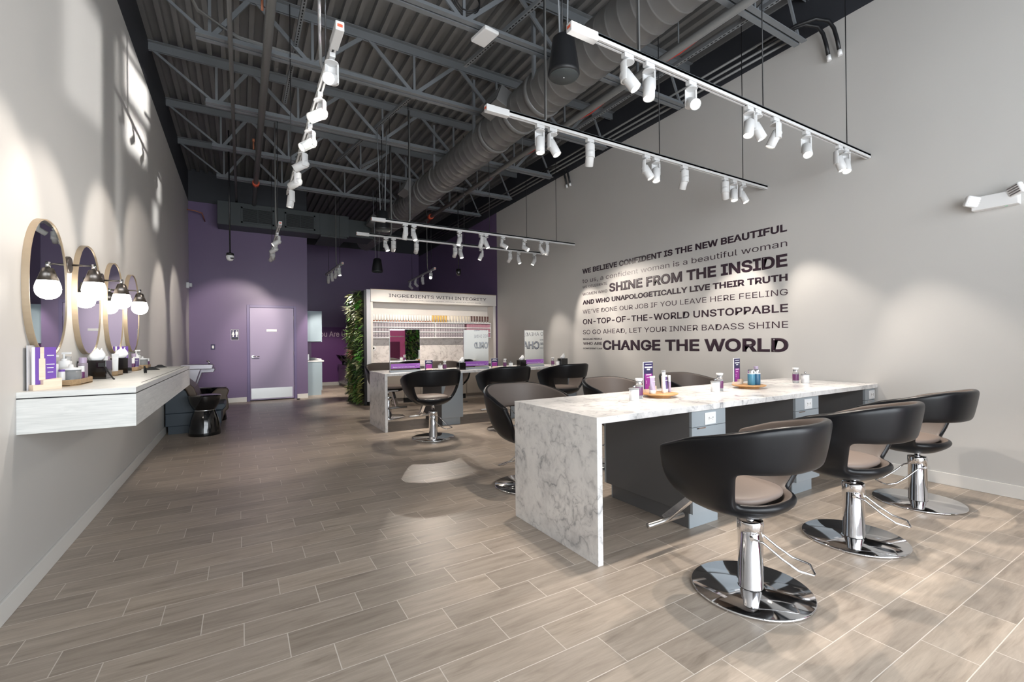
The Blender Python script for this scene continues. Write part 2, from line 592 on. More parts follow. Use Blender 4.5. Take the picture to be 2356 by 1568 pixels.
# shop front behind the camera: three bays of window
mb = MB()
bays = ((-0.85, 1.05), (1.15, 3.15), (3.25, 5.2))
mb.box(XL - T, XR + T, YF - 0.12, YF, 3.5, ZD + 0.2, 0)
mb.box(XL - T, XR + T, YF - 0.12, YF, 0, 0.12, 0)
ed = [XL - T] + [v for b_ in bays for v in b_] + [XR + T]
for k in range(0, len(ed), 2):
    mb.box(ed[k], ed[k + 1], YF - 0.12, YF, 0.12, 3.5, 0)
structure(mb.build('wall_front', M['grey_wall']))
for i, (x0, x1) in enumerate(bays):
    mb = MB()
    for a, b_, z0, z1 in ((x0, x0 + 0.05, 0.12, 3.5), (x1 - 0.05, x1, 0.12, 3.5), (x0 + 0.05, x1 - 0.05, 0.12, 0.17), (x0 + 0.05, x1 - 0.05, 3.45, 3.5), (x0 + 0.05, x1 - 0.05, 2.45, 2.51)):
        mb.box(a, b_, YF - 0.10, YF - 0.03, z0, z1)
    structure(mb.build('window_%d' % (i + 1), M['black']))

# corrugated roof deck: ribs run along the room
mb = MB()
pitch, prof = 0.1524, []
x = XL - T
while x < XR + T:
    prof += [(x, ZD), (x + 0.052, ZD), (x + 0.058, ZD + 0.062), (x + 0.146, ZD + 0.062)]
    x += pitch
pts = [p for p in prof]
va = [mb.bm.verts.new((p[0], YF - T, p[1])) for p in pts]
vb = [mb.bm.verts.new((p[0], YB + T, p[1])) for p in pts]
for k in range(len(pts) - 1):
    mb.bm.faces.new((va[k], va[k + 1], vb[k + 1], vb[k]))
mb.box(XL - T, XR + T, YF - T, YB + T, ZD + 0.07, ZD + 0.14)
structure(mb.build('ceiling', M['deck']))

def baseboard(name, x0, x1, y0, y1, h=0.105):
    return structure(MB().box(x0, x1, y0, y1, 0, h).build(name, M['white_trim'], bevel=0.003))
baseboard('baseboard_left', XL, XL + 0.014, YF, YBLOCK)
baseboard('baseboard_right', XR - 0.014, XR, YF, 9.58)
baseboard('baseboard_block', XL + 0.014, DX0 - 0.055, YBLOCK - 0.014, YBLOCK)
baseboard('baseboard_block_end', DX1 + 0.055, XBLOCK, YBLOCK - 0.014, YBLOCK)
baseboard('baseboard_back', XBLOCK + 0.5, XR, YB - 0.014, YB)

# restroom door
fr = MB()
for a, b_, z0, z1 in ((DX0 - 0.045, DX0 + 0.012, 0, DZ + 0.045), (DX1 - 0.012, DX1 + 0.045, 0, DZ + 0.045), (DX0 + 0.012, DX1 - 0.012, DZ - 0.012, DZ + 0.045)):
    fr.box(a, b_, YBLOCK - 0.018, YBLOCK + 0.10, z0, z1)
dr = MB().box(DX0 + 0.016, DX1 - 0.016, YBLOCK + 0.002, YBLOCK + 0.045, 0.02, DZ - 0.016).build('door_1', M['purple_door'], bevel=0.002)
structure(dr)
fr.build('door_frame', M['purple_frame'], dr, bevel=0.003)
MB().box(DX0 + 0.035, DX1 - 0.05, YBLOCK - 0.001, YBLOCK + 0.002, 0.05, 0.29).build('kick_plate', M['brushed'], dr)
h = MB()
h.cyl((0.228, YBLOCK + 0.002, 1.02), (0.228, YBLOCK - 0.012, 1.02), 0.032)
h.cyl((0.228, YBLOCK - 0.01, 1.02), (0.228, YBLOCK - 0.06, 1.02), 0.010)
h.tube([(0.228, YBLOCK - 0.055, 1.02), (0.30, YBLOCK - 0.058, 1.02), (0.355, YBLOCK - 0.055, 1.018)], 0.010)
h.build('door_handle', M['brushed'], dr)
for z in (0.28, 1.08, 1.92):
    MB().cyl((DX1 - 0.012, YBLOCK - 0.004, z - 0.05), (DX1 - 0.012, YBLOCK - 0.004, z + 0.05), 0.008, 10).build('hinge', M['brushed'], dr)

t = thing('door_sign', 'small white nameplate on the purple restroom door', 'sign', (0.61, YBLOCK, 1.62))
MB().box(-0.107, 0.107, -0.005, 0.002, -0.026, 0.026).build('plate', M['white'], t, bevel=0.004)

# restroom sign with two figures
t = thing('restroom_sign', 'square restroom sign with two pale figures on the purple wall', 'sign', (-0.122, YBLOCK, 1.52))
MB().box(-0.08, 0.08, -0.006, 0, -0.122, 0.122).build('plate', M['navy_card'], t, bevel=0.004)
fm = MB()
for a, b_, z0, z1 in ((-0.076, 0.076, 0.112, 0.117), (-0.076, 0.076, -0.117, -0.112), (-0.076, -0.071, -0.117, 0.117), (0.071, 0.076, -0.117, 0.117)):
    fm.box(a, b_, -0.008, -0.006, z0, z1)
fm.build('border', M['white'], t)
for sx_, kind in ((-0.034, 'w'), (0.034, 'm')):
    f = MB()
    f.lathe([(0, -0.0075), (0.0125, -0.0075), (0.0125, -0.0065), (0, -0.0065)], (0, 0, 0), 16)
    for v in f.bm.verts:
        v.co = Vector((sx_ + v.co.x, v.co.z, 0.087 + v.co.y))
    if kind == 'w':
        f.prism([(sx_ - 0.010, 0.07), (sx_ + 0.010, 0.07), (sx_ + 0.028, -0.005), (sx_ + 0.012, -0.005), (sx_ + 0.012, -0.05), (sx_ - 0.012, -0.05), (sx_ - 0.012, -0.005), (sx_ - 0.028, -0.005)], 'y', -0.0075, -0.006)
    else:
        f.prism([(sx_ - 0.022, 0.07), (sx_ + 0.022, 0.07), (sx_ + 0.022, 0.0), (sx_ + 0.013, 0.0), (sx_ + 0.013, -0.05), (sx_ - 0.013, -0.05), (sx_ - 0.013, 0.0), (sx_ - 0.022, 0.0)], 'y', -0.0075, -0.006)
    f.build('pictogram', M['white'], t)
MB().box(-0.062, 0.062, -0.0075, -0.006, -0.10, -0.068).build('caption_strip', M['black'], t)

t = thing('light_switch', 'dark wall switch with a white rocker left of the restroom sign', 'switch', (-0.537, YBLOCK, 1.25))
MB().box(-0.04, 0.04, -0.006, 0, -0.06, 0.06).build('plate', M['navy_card'], t, bevel=0.003)
MB().box(-0.02, 0.02, -0.012, -0.006, -0.032, 0.032).build('rocker', M['white'], t, bevel=0.002)

o = MB()
o.tube([(XL, 11.7, 4.15), (XL + 0.14, 11.7, 4.14), (XL + 0.26, 11.75, 4.12), (XL + 0.30, 11.99, 4.0)], 0.011, 10)
tag(o.build('condensate_pipe', M['cap_copper']), 'thin bent copper pipe stub high in the left purple corner', 'pipe')

t = thing('motion_sensor', 'small white sensor box on the left wall near the purple corner', 'sensor', (XL, 11.5, 2.53))
MB().box(0, 0.05, -0.05, 0.05, -0.06, 0.06).build('body', M['white'], t, bevel=0.008)
MB().box(0.05, 0.10, -0.04, 0.04, -0.03, 0.05).build('lens_cover', M['outlet'], t, bevel=0.012)

# mural and lettering on the back wall
mu = MB().box(1.85, 4.0, YB - 0.012, YB, 0.11, 1.82).build('wall_mural', M['mural'])
tag(mu, 'purple mural panel with big pale pink words on the back wall', 'mural')
text('You Are Unstoppable', 'lettering', M['pink_letter'], mu, (1.97, YB - 0.0125, 1.53), (1, 0, 0), (0, 0, 1), 1.87, 0.225, 0.012, 0.002)
# ------------------------------------------------------------------ bar joists across the room
JY = (2.58, 4.10, 5.61, 7.13, 8.65, 10.16)
TOPN = (0.13, 1.32, 2.52, 3.72, 4.85)
BOTN = (-0.26, 0.72, 1.92, 3.12, 4.32)
ZT0, ZT1, ZB0, ZB1 = 4.955, 5.055, 4.44, 4.51
def angle_pair(mb, x0, x1, z0, z1, w=0.055, g=0.012, t=0.007, up=True):
    for s in (-1, 1):
        a = s * g
        b = s * (g + w)
        zf = z0 if up else z1
        mb.box(x0, x1, min(a, a + s * t), max(a, a + s * t), z0, z1)
        mb.box(x0, x1, min(a + s * t, b), max(a + s * t, b), zf if up else zf - t, (zf + t) if up else zf)
def make_joist():
    r = thing('bar_joist', '', 'joist', (0, JY[0], 0))
    m = MB(); angle_pair(m, XL, XR, ZT0, ZT1, up=False); m.build('top_chord', M['steel'], r)
    m = MB(); angle_pair(m, -0.38, 5.16, ZB0, ZB1, up=True); m.build('bottom_chord', M['steel'], r)
    zt, zb = ZT0 + 0.03, ZB1 - 0.02
    def web(x0, z0, x1, z1, name='web_diagonal', w=0.022):
        d = Vector((x1 - x0, 0, z1 - z0)).normalized()
        n = Vector((-d.z, 0, d.x)) * w
        p0, p1 = Vector((x0, 0, z0)), Vector((x1, 0, z1))
        pts = [(p0 - n), (p1 - n), (p1 + n), (p0 + n)]
        MB().prism([(p.x, p.z) for p in pts], 'y', -0.011, 0.011).build(name, M['steel'], r)
    web(XL + 0.04, ZT0 + 0.01, BOTN[0] - 0.04, zb, w=0.014)
    for k in range(5):
        web(BOTN[k] + 0.03, zb, TOPN[k] - 0.03, zt)
        if k < 4:
            web(TOPN[k] + 0.03, zt, BOTN[k + 1] - 0.04, zb)
        web(BOTN[k], zb, BOTN[k] + 0.0, zt, 'web_vertical', 0.014)
    web(TOPN[4] + 0.02, zt, 5.12, zb, w=0.014)
    return r
jp = None
for k, y in enumerate(JY):
    lab = 'grey steel roof joist, %s from the front of the salon' % ordinal(k + 1)
    if jp is None:
        jp = make_joist(); jp['label'] = lab; jp['group'] = 'roof joists'
    else:
        dup(jp, (0, y, 0), 0, lab, 'roof joists')

# ------------------------------------------------------------------ spiral duct
DXc, DZc, DR = 3.02, 4.150, 0.243
r = thing('spiral_duct', 'large grey round spiral duct hanging under the roof joists', 'duct', (DXc, 0, DZc))
mb = MB()
n = 40
U, V = Vector((1, 0, 0)), Vector((0, 0, 1))
prev = None
ys, rs = [], []
y = -2.4
while y < 13.1:
    for dy, dr_ in ((0.0, 0.0), (0.010, 0.0), (0.016, 0.0028), (0.022, 0.0)):
        ys.append(y + dy); rs.append(DR + dr_)
    y += 0.15
for yy, rr in zip(ys, rs):
    R_ = mb.ring(Vector((0, yy, 0)), U, V, rr, n)
    if prev:
        mb.bridge(prev, R_)
    prev = R_
mb.build('duct_body', M['duct'], r)
def collar(y0, y1, dr_=0.014):
    c = MB()
    pr_ = None
    for yy, rr in ((y0, DR - 0.002), (y0 + 0.006, DR + dr_), (y1 - 0.006, DR + dr_), (y1, DR - 0.002)):
        R_ = c.ring(Vector((0, yy, 0)), U, V, rr, 48)
        if pr_:
            c.bridge(pr_, R_)
        pr_ = R_
    c.build('collar', M['duct'], r)
for y0 in (4.30, 4.80, 5.45, 7.35, 7.95, 8.15, 9.55, 10.25, 11.7):
    collar(y0, y0 + 0.075)
# register boots on both flanks
def boot(y0, side, name='register'):
    b = MB()
    x0, x1 = side * (DR - 0.06), side * (DR + 0.13)
    w, hgt, ang = 0.42, 0.21, math.radians(-22 if side > 0 else 22)
    mt = Matrix.Rotation(ang, 4, 'Y')
    b.box(min(x0, x1), max(x0, x1), y0 - w / 2, y0 + w / 2, -hgt / 2, hgt / 2, mtx=mt)
    bo = b.build(name, M['duct'], r, bevel=0.004)
    g = MB()
    xa, xb = side * (DR + 0.128), side * (DR + 0.136)
    for k in range(15):
        yy = y0 - w / 2 + 0.035 + k * (w - 0.07) / 14
        g.box(min(xa, xb), max(xa, xb), yy - 0.004, yy + 0.004, -hgt / 2 + 0.025, hgt / 2 - 0.025, mtx=mt)
    gd = MB()
    xa, xb = side * (DR + 0.129), side * (DR + 0.1315)
    gd.box(min(xa, xb), max(xa, xb), y0 - w / 2 + 0.025, y0 + w / 2 - 0.025, -hgt / 2 + 0.022, hgt / 2 - 0.022, mtx=mt)
    gd.build('register_opening', M['void'], bo)
    g.build('register_fins', M['duct'], bo)
for y0 in (4.95, 8.55, 11.2):
    boot(y0, -1)
    boot(y0 + 0.05, 1)
for yy in (2.58, 4.10, 5.61, 7.13, 8.65, 10.16):
    MB().box(-DR * 0.99, -DR * 0.86, yy + 0.05, yy + 0.09, 0.03, 0.78).build('hanger_strap', M['steel'], r)

# rectangular plenum in front of the purple block
r = thing('plenum_duct', 'dark rectangular duct with two grilles above the purple restroom wall', 'duct', (0, 11.44, 3.86))
MB().box(-0.42, 2.25, 0, 0.54, 0, 0.5).build('duct_body', M['duct_dark'], r, bevel=0.004)
MB().box(1.60, 1.62, -0.012, 0.01, 0.0, 0.5).build('duct_seam', M['duct_dark'], r)
MB().box(1.62, 2.20, 0.02, 1.1, -0.04, 0.0).build('duct_elbow', M['duct_dark'], r)
MB().box(2.20, 2.86, 0.1, 0.8, 0.05, 0.46).build('duct_branch', M['duct_dark'], r)
for x0, x1 in ((0.01, 0.65), (0.86, 1.50)):
    g = MB()
    for a, b_, z0, z1 in ((x0, x0 + 0.035, 0.07, 0.42), (x1 - 0.035, x1, 0.07, 0.42), (x0, x1, 0.07, 0.105), (x0, x1, 0.385, 0.42), ((x0 + x1) / 2 - 0.006, (x0 + x1) / 2 + 0.006, 0.105, 0.385)):
        g.box(a, b_, -0.014, 0.0, z0, z1)
    gr = g.build('grille', M['duct_dark'], r, bevel=0.002)
    s_ = MB()
    for k in range(13):
        z = 0.118 + k * 0.0205
        s_.box(x0 + 0.035, x1 - 0.035, -0.009, -0.002, z, z + 0.009)
    s_.build('fins', M['duct_dark'], gr)
    MB().box(x0 + 0.03, x1 - 0.03, -0.0015, -0.0005, 0.10, 0.39).build('grille_opening', M['void'], gr)

# ------------------------------------------------------------------ pipes, struts and cables under the deck
def pipe_run(name, label, cat, pts, rad, m, group=None, n=14):
    return tag(MB().tube(pts, rad, n).build(name, m), label, cat, group)
t = thing('sprinkler_pipe', 'thick grey sprinkler pipe running lengthwise over the left of the room', 'pipe', (0.24, 0, 4.36))
MB().cyl((0, -2.4, 0), (0.02, 11.4, 0), 0.042, 18).build('pipe', M['pipe'], t)
MB().cyl((0.018, 9.86, 0), (0.018, 9.98, 0), 0.060, 20).build('coupling', M['orange'], t)
for y in (4.75, 8.2):
    hd = MB()
    hd.cyl((-0.055, y, 0), (-0.055, y, 0.12), 0.011, 10)
    hd.cyl((-0.055, y, 0.12), (-0.055, y, 0.16), 0.018, 10)
    hd.build('sprinkler_head', M['cap_copper'], t)
t = thing('sprinkler_pipe', 'thick dark sprinkler pipe running lengthwise beside the right-hand wall', 'pipe', (3.98, 0, 4.36))
MB().cyl((0, -2.4, 0), (0, 14.8, 0), 0.042, 18).build('pipe', M['pipe'], t)
MB().cyl((0, 10.45, 0), (0, 10.58, 0), 0.062, 20).build('coupling', M['orange'], t)
for y in (3.2, 6.3, 9.3):
    MB().cyl((0, y, 0), (0, y, 0.6), 0.008, 8).build('hanger_rod', M['steel'], t)
pipe_run('conduit', 'flat grey conduit strip along the joists near the left wall', 'conduit', [(-0.085, -2.4, 4.40), (-0.07, 11.9, 4.40)], 0.022, M['pipe'])
for k, (x, z) in enumerate(((5.05, 4.62), (5.10, 4.57), (5.15, 4.53))):
    pipe_run('conduit', '%s of three thin grey conduits along the top of the right wall' % ('upper', 'middle', 'lower')[k].capitalize(), 'conduit', [(x, 2.7, z), (x, 13.5, z - 0.05)], 0.014, M['pipe'], 'conduits above the right wall')
for k, (y, lab) in enumerate(((2.62, 'pair of dark curved conduit drops on the right wall nearest the front'), (7.05, 'pair of dark curved conduit drops on the right wall farther back'))):
    t = thing('conduit_drop', lab, 'conduit', (5.0, y, 4.5), 0, 'conduit drops on the right wall')
    for dy in (0.0, -0.10):
        c = MB().tube([(-0.05, dy + 0.3, 0.02), (0.0, dy + 0.02, 0.06), (0.10, dy - 0.12, 0.08), (0.19, dy - 0.20, 0.04), (0.225, dy - 0.23, -0.04), (0.245, dy - 0.25, -0.16), (0.26, dy - 0.26, -0.27)], 0.018, 12).build('conduit', M['black'], t)
        MB().cyl((0.26, dy - 0.26, -0.27), (0.268, dy - 0.266, -0.325), 0.021, 12).build('white_tip', M['white'], c)
pipe_run('cable', 'red cable strung beside the right-hand sprinkler pipe', 'cable', [(4.22, 1.2, 4.56), (4.22, 2.58, 4.54), (4.24, 3.4, 4.50), (4.21, 4.1, 4.54), (4.24, 4.9, 4.49), (4.21, 5.61, 4.54), (4.24, 6.4, 4.50), (4.21, 7.13, 4.54), (4.23, 7.9, 4.50), (4.21, 8.65, 4.54), (4.22, 9.4, 4.50), (4.20, 10.16, 4.54), (4.15, 11.2, 4.4)], 0.010, M['orange_cable'])
def strut(x0, y0, x1, y1, z, label):
    L = Vector((x1 - x0, y1 - y0, 0))
    ang = math.atan2(L.y, L.x)
    t = thing('slotted_strut', label, 'strut', (x0, y0, z), ang, 'slotted steel struts')
    MB().box(0, L.length, -0.021, 0.021, 0, 0.041).build('channel', M['steel'], t)
    h = MB()
    k = 0.04
    while k < L.length - 0.04:
        h.box(k, k + 0.028, -0.006, 0.006, -0.0015, 0.0)
        k += 0.05
    h.build('slots', M['void'], t)
strut(0.56, 3.0, 0.54, 7.0, 4.62, 'slotted steel strut under the joists left of the left light track')
strut(2.62, 3.2, 2.35, 5.0, 4.62, 'slotted steel strut beside the white access point')
strut(2.06, 5.9, 1.55, 8.9, 4.66, 'slotted steel strut over the middle of the room, left of the duct')
strut(4.40, 0.5, 4.40, 6.6, 4.50, 'slotted steel strut beside the red cable, right of the duct')
strut(1.95, 7.3, 1.75, 7.9, 4.25, 'short slotted strut hanging on two rods in mid air')
t = thing('cable_bundle', 'grey cables swept from the left wall onto a joist', 'cable', (0, 5.61, 4.5))
for k in range(3):
    MB().tube([(-0.75, -1.4 + k * 0.03, 0.42), (-0.55, -0.75 + k * 0.03, 0.25), (-0.35, -0.2 + k * 0.02, 0.10), (0.0, 0.03, 0.05 + k * 0.012), (0.7, 0.04, 0.03 + k * 0.012), (1.4, 0.03, 0.04)], 0.011, 8).build('cable', M['pipe'], t)
t = thing('cable_coil', 'loose coil of dark cable on the joist by the access point', 'cable', (1.95, 4.10, 4.72))
for k in range(4):
    MB().tube([(0.13 * math.cos(a) * (1 + 0.08 * k), 0.02 * k - 0.03 + 0.02 * math.sin(2 * a), 0.15 * math.sin(a) * (1 + 0.05 * k)) for a in [2 * PI * q / 26 for q in range(27)]], 0.006, 6).build('loop', M['black'], t)

t = thing('access_point', 'white square wireless access point under a joist left of the duct', 'access point', (2.13, 4.06, 4.36), math.radians(8))
MB().box(-0.085, 0.085, -0.13, 0.13, -0.012, 0.028).build('body', M['white'], t, bevel=0.012, seg=3)
MB().box(-0.03, 0.03, -0.03, 0.03, 0.028, 0.09).build('bracket', M['steel'], t)

# pendant speakers
def speaker(loc, label, s=1.0, rod=1.0):
    t = thing('pendant_speaker', label, 'speaker', loc, 0, 'black pendant speakers')
    m = MB()
    m.lathe([(0, 0.17 * s), (0.06 * s, 0.17 * s), (0.082 * s, 0.15 * s), (0.105 * s, 0.0), (0.118 * s, -0.10 * s), (0.12 * s, -0.115 * s), (0.112 * s, -0.128 * s), (0.108 * s, -0.13 * s)], n=36)
    m.build('housing', M['black'], t)
    MB().lathe([(0.109 * s, -0.129 * s), (0.104 * s, -0.136 * s), (0, -0.139 * s)], n=36).build('grille', M['duct_dark'], t)
    MB().lathe([(0, -0.1385 * s), (0.005 * s, -0.1385 * s), (0.005 * s, -0.142 * s), (0, -0.142 * s)], n=12).build('badge', M['white'], t)
    for dx in (-0.035, 0.035):
        MB().tube([(dx * s, 0, 0.17 * s), (dx * s * (1 + 0.9 * rod), 0, 0.17 * s + rod)], 0.0065, 8).build('hanger_cable', M['steel'], t)
    MB().tube([(0, 0.01, 0.17 * s), (0.0, 0.02, 0.17 * s + rod)], 0.006, 8).build('signal_cable', M['black'], t)
speaker((2.10, 2.73, 3.41), 'large black pendant speaker between the two nearest light tracks', 1.0, 1.0)
speaker((1.89, 7.05, 3.16), 'black pendant speaker above the far light tracks', 1.0, 1.25)
speaker((2.58, 10.1, 2.99), 'small-looking black pendant speaker before the back wall left of the shelf display', 1.0, 1.5)

# dome cameras on poles
t = thing('dome_camera', 'white dome security camera on a thin pole before the purple wall', 'camera', (-0.16, 9.4, 2.86))
MB().lathe([(0.05, 0.03), (0.056, 0.0), (0.062, -0.02), (0.058, -0.05), (0.04, -0.085), (0.0, -0.10)], n=28).build('dome', M['white'], t)
MB().lathe([(0, 0.045), (0.05, 0.045), (0.058, 0.03), (0.058, 0.0), (0.05, 0.0)], n=28).build('mount', M['black'], t)
MB().lathe([(0, -0.02), (0.028, -0.012), (0.03, 0.0), (0, 0.0)], n=16).build('lens', M['black_gloss'], t, loc=(0.028, -0.045, -0.045))
MB().cyl((0, 0, 0.04), (-0.01, 0, 2.2), 0.012, 10).build('pole', M['black'], t)
t = thing('dome_camera', 'small dark dome camera on a pole above the shelf display', 'camera', (4.12, 9.2, 2.86))
MB().lathe([(0, 0.05), (0.05, 0.05), (0.056, 0.0), (0.052, -0.05), (0.035, -0.085), (0.0, -0.10)], n=28).build('dome', M['black_gloss'], t)
MB().cyl((0, 0, 0.04), (0, 0, 2.2), 0.010, 10).build('pole', M['black'], t)

# emergency light on the right wall
t = thing('emergency_light', 'white twin-head emergency light on the right wall', 'emergency light', (XR, 1.16, 2.39))
MB().box(-0.075, 0.0, -0.135, 0.135, -0.055, 0.055).build('housing', M['white'], t, bevel=0.006)
MB().box(-0.05, -0.043, -0.07, -0.055, -0.058, -0.054).build('test_light', mat('green_lamp', (150, 230, 190), 0.3), t)
for s_, yaw in ((1, 0.75), (-1, -0.5)):
    hd = MB().box(-0.022, 0.022, -0.05, 0.05, -0.045, 0.045).build('lamp_head', M['white'], t, bevel=0.014, seg=3)
    hd.location = (-0.085, 0.125 * s_, 0.05 if s_ < 0 else 0.02)
    hd.rotation_euler = (0.25 * s_, -0.2, yaw)
    g = MB()
    for k in range(4):
        g.box(-0.0245, -0.0215, -0.038, 0.038, -0.032 + k * 0.018, -0.022 + k * 0.018)
    g.build('reflector_bars', M['brushed'], hd)

# ------------------------------------------------------------------ track lighting
SPOTD = {}
def spot_data(kind):
    if kind not in SPOTD:
        d = bpy.data.lights.new('spotlight_beam', 'SPOT')
        d.energy = {'table': 95, 'left': 78, 'back': 170, 'door': 170}[kind]
        d.color = (1.0, 0.895, 0.79)
        d.spot_size = math.radians(50)
        d.spot_blend = 0.55
        d.shadow_soft_size = 0.028
        SPOTD[kind] = d
    return SPOTD[kind]
ADAPT = ARM = BODY = LENS = None
def spotlight(loc, direction, label, group, kind='table', along=(1, 0)):
    """loc: on the underside of the track"""
    global ADAPT, ARM, BODY, LENS
    d = Vector(direction).normalized()
    t = thing('track_spotlight', label, 'spotlight', loc, 0, group)
    az = math.atan2(d.y, d.x)
    piv = Vector((0, 0, -0.145))
    if ADAPT is None:
        m = MB(); m.box(-0.038, 0.038, -0.017, 0.017, -0.028, 0.0); m.cyl((0, 0, -0.028), (0, 0, -0.05), 0.016, 16)
        ADAPT = m.build('track_adapter', M['white_track'], t, bevel=0.003)
        m = MB()
        pts = [(-0.004 + 0.041 * math.cos(a), 0.041 * math.sin(a)) for a in [PI / 2 + PI * q / 14 for q in range(15)]]
        pts += [(-0.004 + 0.030 * math.cos(a), 0.030 * math.sin(a)) for a in [PI / 2 + PI * q / 14 for q in range(14, -1, -1)]]
        m.prism(pts, 'z', -0.165, -0.05)
        m.cyl((0, 0, -0.052), (0, 0, -0.046), 0.041, 24)
        ARM = m.build('arm', M['white_track'], t, bevel=0.002)
        m = MB()
        m.lathe([(0, 0.055), (0.022, 0.055), (0.0365, 0.038), (0.0365, -0.085), (0.033, -0.087), (0.032, -0.076), (0, -0.076)], n=28)
        BODY = m.build('lamp_body', M['white_track'], t)
        m = MB(); m.lathe([(0.0318, -0.077), (0, -0.0795)], n=28)
        LENS = m.build('lens', M['lens'], BODY)
        a, b_, c = ADAPT, ARM, BODY
    else:
        a = ADAPT.copy(); b_ = ARM.copy(); c = BODY.copy(); e = LENS.copy()
        for q in (a, b_, c, e):
            C.objects.link(q)
        a.parent = b_.parent = c.parent = t
        e.parent = c
    a.rotation_euler = (0, 0, math.atan2(along[1], along[0]))
    b_.rotation_euler = (0, 0, az)
    c.location = piv
    c.rotation_euler = d.to_track_quat('-Z', 'Y').to_euler()
    L = bpy.data.objects.new('spotlight_beam', spot_data(kind))
    C.objects.link(L)
    L.parent = t
    L.location = piv + d * 0.095
    L.rotation_euler = d.to_track_quat('-Z', 'Y').to_euler()
    return t

def track(label, p0, p1, rods, group):
    p0, p1 = Vector(p0), Vector(p1)
    D = p1 - p0
    ang = math.atan2(D.y, D.x)
    t = thing('light_track', label, 'light track', p0, ang, group)
    L = D.length
    m = MB()
    m.box(0.12, L, -0.018, -0.006, 0, 0.036); m.box(0.12, L, 0.006, 0.018, 0, 0.036); m.box(0.12, L, -0.018, 0.018, 0.022, 0.036)
    m.build('rail', M['white_track'], t)
    MB().box(0.12, L, -0.0185, 0.0185, 0.036, 0.041).build('rail_top', M['duct_dark'], t)
    fb = MB().box(0, 0.20, -0.024, 0.024, -0.012, 0.040).build('feed_box', M['white_track'], t, bevel=0.004)
    MB().box(-0.0015, 0.0, -0.014, 0.014, 0.006, 0.022).build('feed_label', M['orange'], fb)
    for q in rods:
        MB().cyl((q, 0, 0.04), (q, 0, ZD - p0.z), 0.0045, 8).build('hanger_rod', M['black'], t)
    MB().tube([(0.55, 0.0, 0.04), (0.57, 0.02, 0.10), (0.575, 0.025, 0.3), (0.575, 0.03, ZD - p0.z - 0.3)], 0.011, 10).build('power_conduit', M['pipe'], t)
    return t
ZTR = 3.045
def dz(x): return -0.002
TRK = [
 ('nearest', 2.03, 1.60, 5.29, [(2.055, (.35, -.42, -.84)), (2.24, (-.15, -.10, -1)), (2.649, (-.45, -.72, -.52)), (3.314, (-.30, -.10, -.95)), (3.415, (.28, -.32, -.9)), (3.664, (-.22, .40, -.89)), (4.135, (-.45, -.35, -.82)), (4.70, (.10, -.28, -.95)), (4.82, (-.30, -.25, -.92))]),
 ('second', 3.05, 1.60, 5.30, [(2.097, (-.04, -.1, -1)), (2.223, (.28, -.35, -.9)), (2.623, (.22, .45, -.87)), (3.318, (.32, -.35, -.88)), (3.449, (-.12, -.12, -.98)), (3.858, (.12, .45, -.88)), (4.523, (.50, .28, -1)), (4.68, (-.15, -.15, -.97)), (4.84, (.12, -.40, -.9))]),
 ('third', 6.57, 1.60, 5.26, [(2.09, (-.1, .2, -1)), (2.222, (.16, -.28, -.95)), (2.963, (-.28, -.15, -.95)), (3.346, (-.2, .25, -.94)), (3.433, (.25, -.3, -.92)), (3.75, (.70, -.66, -.60)), (4.177, (.52, -.92, -.66)), (4.519, (.45, -.3, -.84)), (4.64, (-.1, .2, -.97))]),
 ('fourth', 7.55, 1.60, 5.26, [(2.075, (.25, -.3, -.92)), (2.2, (.1, .78, -.55)), (2.597, (.12, .80, -.52)), (3.317, (.1, .78, -.56)), (3.428, (.1, -.32, -.94)), (3.842, (-.4, .1, -.91)), (4.461, (.0, .78, -.56)), (4.658, (.15, -.3, -.94)), (5.02, (-.45, .05, -.89))]),
]
for nm, y, x0, x1, heads in TRK:
    g = 'light tracks over the marble tables'
    track('%s white light track over the marble tables, counted from the camera' % nm, (x0, y, ZTR), (x1, y, ZTR), (0.55, 1.9, 3.25), g)
    for k, (x, d) in enumerate(heads):
        spotlight((x, y, ZTR), d, '%s white spotlight from the left on the %s table light track' % (ordinal(k + 1), nm), 'spotlights on the %s table track' % nm)
track('long white light track running lengthwise at the left of the room', (0.485, 2.66, ZTR), (0.485, 5.95, ZTR), (0.5, 2.9), 'left light tracks')
for k, (y, d) in enumerate(((2.94, (-.35, -.82, -.45)), (3.435, (-.75, -.25, -.6)), (3.974, (-.75, -.2, -.62)), (4.472, (-.75, .25, -.50)), (5.0, (-.70, .75, -.40)), (5.62, (-.12, .1, -1)))):
    spotlight((0.485, y, ZTR), d, '%s white spotlight from the front on the long left light track' % ordinal(k + 1), 'spotlights on the long left track', 'left', (0, 1))
track('short white light track in front of the purple restroom wall', (0.50, 7.42, ZTR), (0.50, 9.75, ZTR), (0.5, 2.1), 'left light tracks')
for k, (y, d) in enumerate(((8.05, (-.75, -.1, -.60)), (8.70, (-.70, .45, -.50)), (9.30, (.06, .80, -.52)), (9.56, (-.22, .82, -.40)))):
    spotlight((0.50, y, ZTR), d, '%s white spotlight from the front on the short track facing the restroom door' % ordinal(k + 1), 'spotlights on the short left track', 'door' if k > 1 else 'left', (0, 1))
track('distant white light track over the passage behind the plant wall', (1.92, 10.45, ZTR), (1.87, 12.4, ZTR), (0.3, 1.6), 'back light tracks')
for k, (y, d) in enumerate(((10.75, (.1, -.35, -.9)), (11.2, (-.1, .5, -.85)), (11.7, (.2, .3, -.9)), (12.2, (.1, .7, -.7)))):
    spotlight((1.90, y, ZTR), d, '%s white spotlight from the front on the passage light track' % ordinal(k + 1), 'spotlights on the passage track', 'back', (0, 1))
track('distant white light track behind the shelf display', (3.96, 10.2, ZTR), (4.16, 12.8, ZTR), (0.3, 2.2), 'back light tracks')
